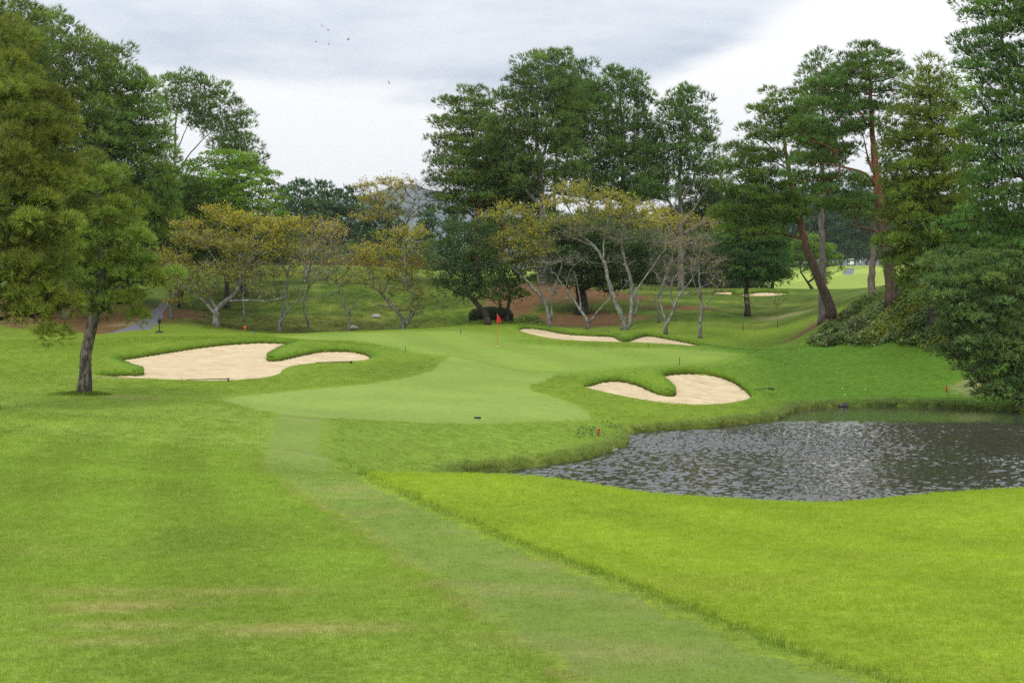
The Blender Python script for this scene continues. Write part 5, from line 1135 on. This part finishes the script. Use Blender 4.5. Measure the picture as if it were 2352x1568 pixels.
def washer():
    h = hit(366, 764, 105, 125); base = np.array([h[0], h[1], ht(h[0], h[1])]); root = empty('ball_washer', base, 'black ball washer on a post with a round base beside the cart path', 'ball washer')
    b_ = Build(); b_.lathe([(.001, .16), (.10, .15), (.26, .10), (.30, .05), (.30, -.05)], n=18); add('base', b_.mesh('base', True), M_black, parent=root)
    b_ = Build(); b_.tube([(0, 0, .05), (0, 0, .5), (0, 0, .85)], .035, 8); add('post', b_.mesh('post', True), M_black, parent=root)
    b_ = Build(); b_.lathe([(.04, .72), (.11, .76), (.12, .95), (.10, 1.05), (.05, 1.10), (.001, 1.11)], n=14); hd = add('housing', b_.mesh('housing', True), M_black, parent=root)
    b_ = Build(); b_.tube([(0, 0, 1.08), (0, 0, 1.2), (.09, 0, 1.22)], .014, 6); add('crank', b_.mesh('crank', True), M_black, parent=hd)
    b_ = Build(); b_.box((.10, 0, .42), (.16, .06, .03)); add('footrest', b_.mesh('footrest'), M_black, parent=root)
washer()
def rock(label, p, r, seed, mat=None):
    rng = np.random.default_rng(seed); n, m = 14, 9; V = []
    ph = rng.uniform(0, 6, 6)
    for i in range(m + 1):
        th = math.pi * i / m
        for j in range(n):
            a = 2 * math.pi * j / n; k = 1 + .16 * math.sin(2 * a + ph[0]) + .1 * math.sin(3 * a + ph[1] + th) + .1 * math.cos(4 * th + ph[2])
            V.append((r * k * math.sin(th) * math.cos(a), r * .8 * k * math.sin(th) * math.sin(a), r * .6 * k * math.cos(th) + r * .25))
    I = np.arange((m + 1) * n).reshape(m + 1, n); J = np.roll(I, -1, 1); q = np.column_stack([I[:-1].ravel(), I[1:].ravel(), J[1:].ravel(), J[:-1].ravel()])
    add('boulder', mesh_np('boulder', V, q, smooth=True), mat or M_stone, loc=p, label=label, category='rock')
for lab, px, py, y0, y1, r, sd in [('pale boulder at the foot of the small dark cherry tree', 812, 757, 113.2, 126, .42, 1), ('whitish rock on the grass bank below the golden-topped cherry tree', 864, 729, 114, 136, .36, 2)]:
    h = hit(px, py, y0, y1); rock(lab, (h[0], h[1], ht(h[0], h[1])), r, sd)
pw2 = on_water(1938, 934); rock('dark wet stone in the water under the far pond bank', (pw2[0], pw2[1] + .1, .0), .24, 3, plain('wet_dark_stone', (0.035, 0.03, 0.025), .35, .4))
pw2 = on_water(1405, 1035); rock('flat pale stone at the water edge of the grassy nose', (pw2[0], pw2[1] + .1, -.04), .26, 4)
for i, (px, py, lab) in enumerate([(1935, 893, 'white golf ball on the bank above the dark wet stone'), (1988, 896, 'white golf ball on the bank, the right-hand one of two'), (1941, 907, 'white golf ball lying lowest on the pond bank')]):
    h = hit(px, py, 70, 90); b_ = Build(); b_.lathe([(.001, .06), (.018, .055), (.03, .03), (.018, .005), (.001, 0)], n=10); add('golf_ball', b_.mesh('golf_ball', True), M_white, loc=(h[0], h[1], ht(h[0], h[1])), label=lab, category='golf ball')

# golf carts: the far one on the path is seen from behind
def cart(label, px, Y, rotz):
    x = (px - CX) / F * Y; base = np.array([x, Y, ht(x, Y) + .05]); root = empty('golf_cart', base, label, 'golf cart', rotz=rotz)
    b_ = Build(); b_.box((0, 0, .42), (1.2, 2.3, .28)); b_.box((0, .95, .62), (1.1, .5, .25), taper=.8); b_.box((0, -.7, .68), (1.15, .75, .3)); add('body', b_.mesh('body'), M_white, parent=root)
    b_ = Build(); b_.box((0, 0, 1.82), (1.25, 1.9, .07)); b_.box((0, 0, 1.875), (1.1, 1.7, .05), taper=.9); add('roof', b_.mesh('roof'), M_white, parent=root)
    for sx in (-1, 1):
        for y_ in (.78, -.8):
            b_ = Build(); b_.tube([(sx * .55, y_ + (.15 if y_ > 0 else 0), .7), (sx * .56, y_, 1.8)], .022, 6); add('pillar', b_.mesh('pillar'), M_dark, parent=root)
        for y_ in (.8, -.75):
            b_ = Build(); a = np.arange(16) * 2 * math.pi / 16; w = Build()
            ring = [(sx * .55 + dx_, y_ + math.cos(t) * r_, .24 + math.sin(t) * r_) for dx_, r_ in ((-.09, .12), (-.09, .24), (.09, .24), (.09, .12)) for t in a]
            I = np.arange(64).reshape(4, 16); J = np.roll(I, -1, 1); w.raw(ring, np.column_stack([I.ravel(), J.ravel(), np.roll(J, -1, 0).ravel(), np.roll(I, -1, 0).ravel()])); add('wheel', w.mesh('wheel', True), M_dark, parent=root)
    b_ = Build(); b_.box((0, .25, .78), (1.0, .45, .14)); b_.box((0, -.02, 1.05), (1.0, .12, .45)); add('seat', b_.mesh('seat'), M_dark, parent=root)
    b_ = Build(); b_.box((0, .86, 1.25), (1.05, .02, .9)); add('windscreen', b_.mesh('windscreen'), M_glass, parent=root)
    b_ = Build(); b_.box((0, -1.05, .95), (1.0, .25, .6)); add('bag_rack', b_.mesh('bag_rack'), M_white, parent=root)
cart('white golf cart seen from behind on the far path between the pines', 1954, 398, 0.05)
cart('white golf cart parked at the top of the grass bank among the branches', 630, 215, 1.3)

# people, small and far away: one skinned figure each
def person(label, px, Y, shirt, trousers, rotz, pose=0, cap=(0.8, 0.8, 0.78)):
    x = (px - CX) / F * Y; base = np.array([x, Y, ht(x, Y)])
    J = [(0, 0, .95), (0, 0, 1.15), (0, .01, 1.40), (0, .01, 1.50), (0, .03, 1.62), (0, .02, 1.72),
         (-.19, 0, 1.40), (-.27, .05, 1.13), (-.22, .24, .98), (.19, 0, 1.40), (.27, .05, 1.13), (.22, .24, .95) if pose == 0 else (.30, .05, .88),
         (-.10, 0, .88), (-.13, .03 + .05 * pose, .48), (-.13, 0, .08), (-.13, .16, .03), (.10, 0, .88), (.13, .03, .48), (.14, -.06 * pose, .08), (.14, .12, .03)]
    Rr = [.15, .14, .15, .065, .10, .085, .075, .052, .042, .075, .052, .042, .105, .075, .055, .05, .105, .075, .055, .05]
    E = [(0, 1), (1, 2), (2, 3), (3, 4), (4, 5), (2, 6), (6, 7), (7, 8), (2, 9), (9, 10), (10, 11), (0, 12), (12, 13), (13, 14), (14, 15), (0, 16), (16, 17), (17, 18), (18, 19)]
    me = bpy.data.meshes.new('body'); me.from_pydata(J, E, []); ob = bpy.data.objects.new('body_tmp', me); col.objects.link(ob)
    sk = ob.modifiers.new('skin', 'SKIN'); 
    for i, v in enumerate(me.skin_vertices[0].data): v.radius = (Rr[i], Rr[i] * .8); v.use_root = (i == 0)
    ob.modifiers.new('sub', 'SUBSURF').render_levels = 1; ob.modifiers['sub'].levels = 1
    bpy.context.view_layer.update(); dg = bpy.context.evaluated_depsgraph_get(); m2 = bpy.data.meshes.new_from_object(ob.evaluated_get(dg)); bpy.data.objects.remove(ob)
    m2.name = 'person'; n = len(m2.vertices); co = np.zeros(n * 3); m2.vertices.foreach_get('co', co); co = co.reshape(-1, 3)
    c = np.tile(np.array(shirt, float), (n, 1)); c[co[:, 2] < .93] = trousers; c[co[:, 2] < .10] = (.5, .5, .5); skin = (co[:, 2] > 1.47) | ((np.abs(co[:, 0]) > .17) & (co[:, 2] < 1.12) & (co[:, 2] > .8)); c[skin] = (.42, .26, .19)
    a = m2.attributes.new('tint', 'FLOAT_COLOR', 'POINT'); a.data.foreach_set('color', np.column_stack([c, np.ones(n)]).astype(np.float32).ravel())
    m2.polygons.foreach_set('use_smooth', np.full(len(m2.polygons), True)); m2.materials.clear()
    ob = add('person', m2, M_cloth, loc=base, label=label, category='person'); ob.rotation_euler[2] = rotz
    b_ = Build(); b_.lathe([(.001, 1.82), (.06, 1.81), (.098, 1.76), (.105, 1.70), (.10, 1.69)], c=(0, .02, 0), n=14); b_.box((0, .14, 1.705), (.15, .12, .015)); cp = add('cap', b_.mesh('cap', True), plain('cap_cloth', cap, .8, .2), parent=ob)
M_cloth = turf_mat('clothing', .08, .85, .1)
person('person in white standing at the top of the grass bank', 813, 232, (.75, .75, .75), (.6, .6, .6), 2.6, 1)
person('person in a pale blue shirt and dark trousers on the bank among the branches', 661, 232, (.30, .42, .55), (.03, .03, .04), 3.6, 0)
person('person in cream clothes standing beside the far golf cart', 1976, 396, (.6, .55, .42), (.6, .55, .42), 2.9, 0)
person('person in dark clothes and white cap on the far fairway', 1988, 400, (.03, .035, .045), (.03, .03, .04), 3.4, 1)
person('person in a white top on the far fairway, partly behind the red-brown trunk', 2061, 398, (.7, .7, .7), (.05, .05, .06), 3.1, 1)

# birds
M_bird = plain('black_feathers', (0.012, 0.012, 0.014), .7, .2)
for i, (px, py, rz, roll, lab) in enumerate([(740, 61, .6, .5, 'small dark bird, topmost of the flock under the cloud'), (754, 70, 1.5, .05, 'small dark bird just below the topmost one'), (800, 91, 2.5, .6, 'small dark bird flying rightmost of the five'), (726, 96.5, 1.3, -.2, 'small dark bird flying leftmost of the five'), (755, 102, 1.3, -.25, 'small dark bird flying lowest of the five'), (893, 190, .9, .9, 'single dark bird apart from the flock, lower in the white sky')]):
    p = P(px, py, 260); b_ = Build()
    b_.tube([(0, -.17, 0), (0, -.08, .012), (0, .02, .018), (0, .10, .018), (0, .15, .02), (0, .19, .012)], [.012, .035, .05, .042, .03, .006], 8)
    b_.raw([(-.04, -.17, 0), (.04, -.17, 0), (.055, -.30, 0), (-.055, -.30, 0), (0, -.24, .012), (0, -.17, .015)], quads=[(0, 1, 2, 3)], tris=[(0, 5, 1), (3, 2, 4)])
    for sx in (-1, 1):
        prof = [(0.03, .10, -.08, .02), (.16, .14, -.06, .09), (.28, .08, -.07, .10), (.40, -.02, -.10, .06)]
        V = [(sx * a, f, z) for a, f, bk, z in prof] + [(sx * a, bk, z) for a, f, bk, z in prof] + [(sx * a, (f + bk) / 2, z + .02) for a, f, bk, z in prof]
        q = [];
        for k in range(3): q += [(k, k + 1, 9 + k, 8 + k), (8 + k, 9 + k, 5 + k, 4 + k), (k, 4 + k, 5 + k, k + 1)]
        b_.raw(V, quads=q)
    o = add('bird', b_.mesh('bird', True), M_bird, loc=p, label=lab, category='bird', group='flock of birds in the sky'); o.rotation_euler = (0.15, roll, rz)

# ------------------------------------------------------------------ grass
M_tuft = leaf_mat('grass_tuft', .35, .6, 'INSTANCER', 1.0, .2)
def tuft_object(name, n, spread, h0, h1, w, seed):
    rng = np.random.default_rng(seed); r = spread * np.sqrt(rng.random(n)); a = rng.uniform(0, 6.283, n); b_ = np.column_stack([r * np.cos(a), r * np.sin(a), np.full(n, -.004)])
    V, Fq, _ = blades(b_, rng.uniform(h0, h1, n), np.zeros((n, 3)), np.full(n, w), np.zeros((n, 3)), rng)
    me = mesh_np(name, V, Fq); me.materials.append(M_tuft); return bpy.data.objects.new(name, me)
def grass_nodes(tuft):
    g = bpy.data.node_groups.new('grass_scatter', 'GeometryNodeTree')
    g.interface.new_socket('Geometry', in_out='INPUT', socket_type='NodeSocketGeometry'); g.interface.new_socket('Geometry', in_out='OUTPUT', socket_type='NodeSocketGeometry')
    i = g.nodes.new('NodeGroupInput'); o = g.nodes.new('NodeGroupOutput'); ip = g.nodes.new('GeometryNodeInstanceOnPoints'); oi = g.nodes.new('GeometryNodeObjectInfo'); oi.inputs['Object'].default_value = tuft
    mp = g.nodes.new('GeometryNodeMeshToPoints'); g.links.new(i.outputs[0], mp.inputs[0]); g.links.new(mp.outputs[0], ip.inputs['Points']); g.links.new(oi.outputs['Geometry'], ip.inputs['Instance'])
    for nm, so in (('turn', 'Rotation'), ('size', 'Scale')):
        a = g.nodes.new('GeometryNodeInputNamedAttribute'); a.data_type = 'FLOAT_VECTOR'; a.inputs['Name'].default_value = nm; g.links.new(a.outputs[0], ip.inputs[so])
    g.links.new(ip.outputs[0], o.inputs[0]); return g
def scatter(name, label, P3, cols, size, tuft, rng):
    me = bpy.data.meshes.new(name); n = len(P3); me.vertices.add(n); me.vertices.foreach_set('co', np.asarray(P3, np.float32).ravel())
    t = np.zeros((n, 3), np.float32); t[:, 2] = rng.uniform(0, 6.283, n); t[:, :2] = rng.normal(0, .12, (n, 2))
    for nm, d in (('turn', t), ('size', np.asarray(size, np.float32))):
        a = me.attributes.new(nm, 'FLOAT_VECTOR', 'POINT'); a.data.foreach_set('vector', d.ravel())
    a = me.attributes.new('tint', 'FLOAT_COLOR', 'POINT'); a.data.foreach_set('color', np.column_stack([cols, np.ones(n)]).astype(np.float32).ravel())
    o = add(name, me, None, kind='stuff', label=label); o.modifiers.new('scatter', 'NODES').node_group = grass_nodes(tuft); return o
rng = np.random.default_rng(33)
def wedge(y0, y1, dens):
    st = dens ** -.5; X, Y = np.meshgrid(np.arange(-.42 * y1, .42 * y1, st), np.arange(y0, y1, st)); X = X.ravel(); Y = Y.ravel()
    X = X + rng.uniform(-.5, .5, len(X)) * st; Y = Y + rng.uniform(-.5, .5, len(Y)) * st; k = np.abs(X) < .415 * Y; return X[k], Y[k]
TU = tuft_object('grass_tuft', 46, .10, .012, .040, .0045, 1)
gx, gy, gs = [], [], []
for y0, y1, dens, sc in [(5, 9, 190, .8), (9, 14, 120, 1.0), (14, 20, 75, 1.25), (20, 27, 45, 1.6), (27, 36, 24, 2.0)]:
    x, y = wedge(y0, y1, dens); gx.append(x); gy.append(y); gs.append(np.full(len(x), sc))
gx = np.concatenate(gx); gy = np.concatenate(gy); gs = np.concatenate(gs)
sd = poly_sdf(strip_poly, np.column_stack([gx, gy])); ins = sd < 0
cc = turf_colour(gx, gy); ci = turf_colour(gx[ins], gy[ins], 'strip'); cc[ins] = ci
cc = cc * rng.uniform(1.3, 1.65, (len(gx), 1)); lft = gx < np.interp(gy, [5, 6.5, 12, 20, 26], [1.3, .98, -.55, -2.6, -3.5]); edge = np.exp(-((sd + .02) / .06) ** 2) * lft * sstep(.3, .55, fbm(gx / .8, gy / .8, 39)); cc = mixc(cc, np.clip(edge * .85, 0, 1), (.40, .31, .16)); cc = mixc(cc, .75 * ~lft * np.exp(-((sd - .05) / .06) ** 2), (.085, .15, .02))  # brown line on the left edge; right-edge tufts darkened as painted shade
hs = np.where(ins, .45, 1.0 + .7 * np.exp(-(np.maximum(sd, 0) / .12) ** 2)) * rng.uniform(.7, 1.25, len(gx))
keep = (rng.random(len(gx)) < np.where(ins, .8, 1.0) * (1 - sstep(27, 36, gy))) & (poly_sdf(pond, np.column_stack([gx, gy])) > .3); gx, gy, gs, cc, hs, ins = gx[keep], gy[keep], gs[keep], cc[keep], hs[keep], ins[keep]
scatter('grass', 'short lawn grass over the near slope', np.column_stack([gx, gy, height(gx, gy) + np.where(ins, .018, 0)]), cc, np.column_stack([gs, gs, gs * hs]), TU, rng)
# longer fringe on the pond banks
TB = tuft_object('bank_tuft', 26, .16, .04, .15, .012, 2)
k = rng.integers(0, len(pond), 11000); f = rng.random((len(k), 1)); q = pond[k] * (1 - f) + pond[(k + 1) % len(pond)] * f + nrm[k] * (np.abs(rng.normal(.02, .22, (len(k), 1))) - .04); q = q[(q[:, 1] > 38) & (np.abs(q[:, 0]) < q[:, 1] * .42)]
z = height(q[:, 0], q[:, 1]); q = q[z > .04]; z = z[z > .04]; cb = turf_colour(q[:, 0], q[:, 1]); cb = mixc(np.maximum(cb, .06) * 1.6, rng.random(len(q)) * .6, (.22, .25, .04)); d_ = poly_sdf(pond, q)
hs = (.95 - .7 * sstep(.05, .6, d_)) * rng.uniform(.5, 1.1, len(q))
scatter('bank_grass', 'longer tufted grass fringing the pond', np.column_stack([q, z]), cb * rng.uniform(.8, 1.3, (len(q), 1)), np.column_stack([np.ones(len(q))] * 2 + [hs]), TB, rng)
# mid-ground rough
x, y = wedge(30, 100, 4.0); m = (poly_sdf(pond, np.column_stack([x, y])) > .3) & (poly_sdf(apron, np.column_stack([x, y])) > .1) & (poly_sdf(green, np.column_stack([x, y])) > .5) & (poly_sdf(strip_poly, np.column_stack([x, y])) > .1)
for b in BUNKERS[:3]: m &= poly_sdf(b['out'], np.column_stack([x, y])) > .2
x, y = x[m], y[m]; TM = tuft_object('rough_tuft', 40, .30, .02, .06, .016, 3); s_ = np.column_stack([rng.uniform(.8, 1.5, len(x))] * 3)
scatter('rough_grass', 'mown rough between the near slope and the green', np.column_stack([x, y, height(x, y)]), turf_colour(x, y) * rng.uniform(1.2, 1.6, (len(x), 1)), s_, TM, rng)
# rank grass on the bank behind the green and in the hollow
n = 15000; y = rng.uniform(113.5, 150, n); x = rng.uniform(-.30, .26, n) * y; cb = turf_colour(x, y); g_ = (cb[:, 1] > cb[:, 0] * 1.05) & (x + .30 * y > 9) & (x < 3); x, y, cb = x[g_], y[g_], cb[g_]
s_ = np.column_stack([rng.uniform(1.2, 2.4, len(x))] * 2 + [rng.uniform(.5, 1.4, len(x))])
scatter('bank_rough', 'rank grass on the bank behind the green', np.column_stack([x, y, height(x, y)]), cb * rng.uniform(.9, 1.8, (len(x), 1)), s_, TB, rng)
# grass ring at the foot of the lone pine, broad-leaved weeds on the grassy nose
h = hit(192, 905, 45, 60); a = rng.uniform(0, 6.283, 260); r = .25 + np.abs(rng.normal(0, .35, 260)); x = h[0] + r * np.cos(a); y = h[1] + r * np.sin(a)
scatter('tall_grass', 'unmown grass round the foot of the lone pine', np.column_stack([x, y, height(x, y)]), turf_colour(x, y) * .8, np.column_stack([np.ones(260)] * 2 + [rng.uniform(.7, 1.1, 260)]), TB, rng)
w_ = [hit(px, py, 45, 62) for px, py in [(1380, 988), (1398, 978), (1345, 990), (1360, 1000), (1372, 1008), (1330, 1003), (1405, 985), (1352, 1006)]]
pts = np.concatenate([np.array(p) + rng.normal(0, 1, (18, 3)) * np.array([.22, .25, .05]) + np.array([0, 0, .12]) for p in w_]); V, Fq, per = leaves(pts, .11, rng, 1.0)
add('weeds', mesh_np('weeds', V, Fq, np.repeat(np.array([[.10, .19, .06]]) * rng.uniform(.7, 1.4, (len(pts), 1)), per, 0)), M_leaf, kind='stuff', label='broad-leaved weeds on the grassy nose by the red stake')

# ------------------------------------------------------------------ haze
m, t, o = new_mat('haze'); pv = t.nodes.new('ShaderNodeVolumePrincipled'); pv.inputs['Color'].default_value = (0.86, 0.91, 1.0, 1); pv.inputs['Density'].default_value = 0.00007; t.links.new(pv.outputs[0], o.inputs['Volume'])
b_ = Build(); b_.box((0, 2770, 252), (9400, 5700, 510)); add('haze', b_.mesh('haze'), m, kind='stuff')
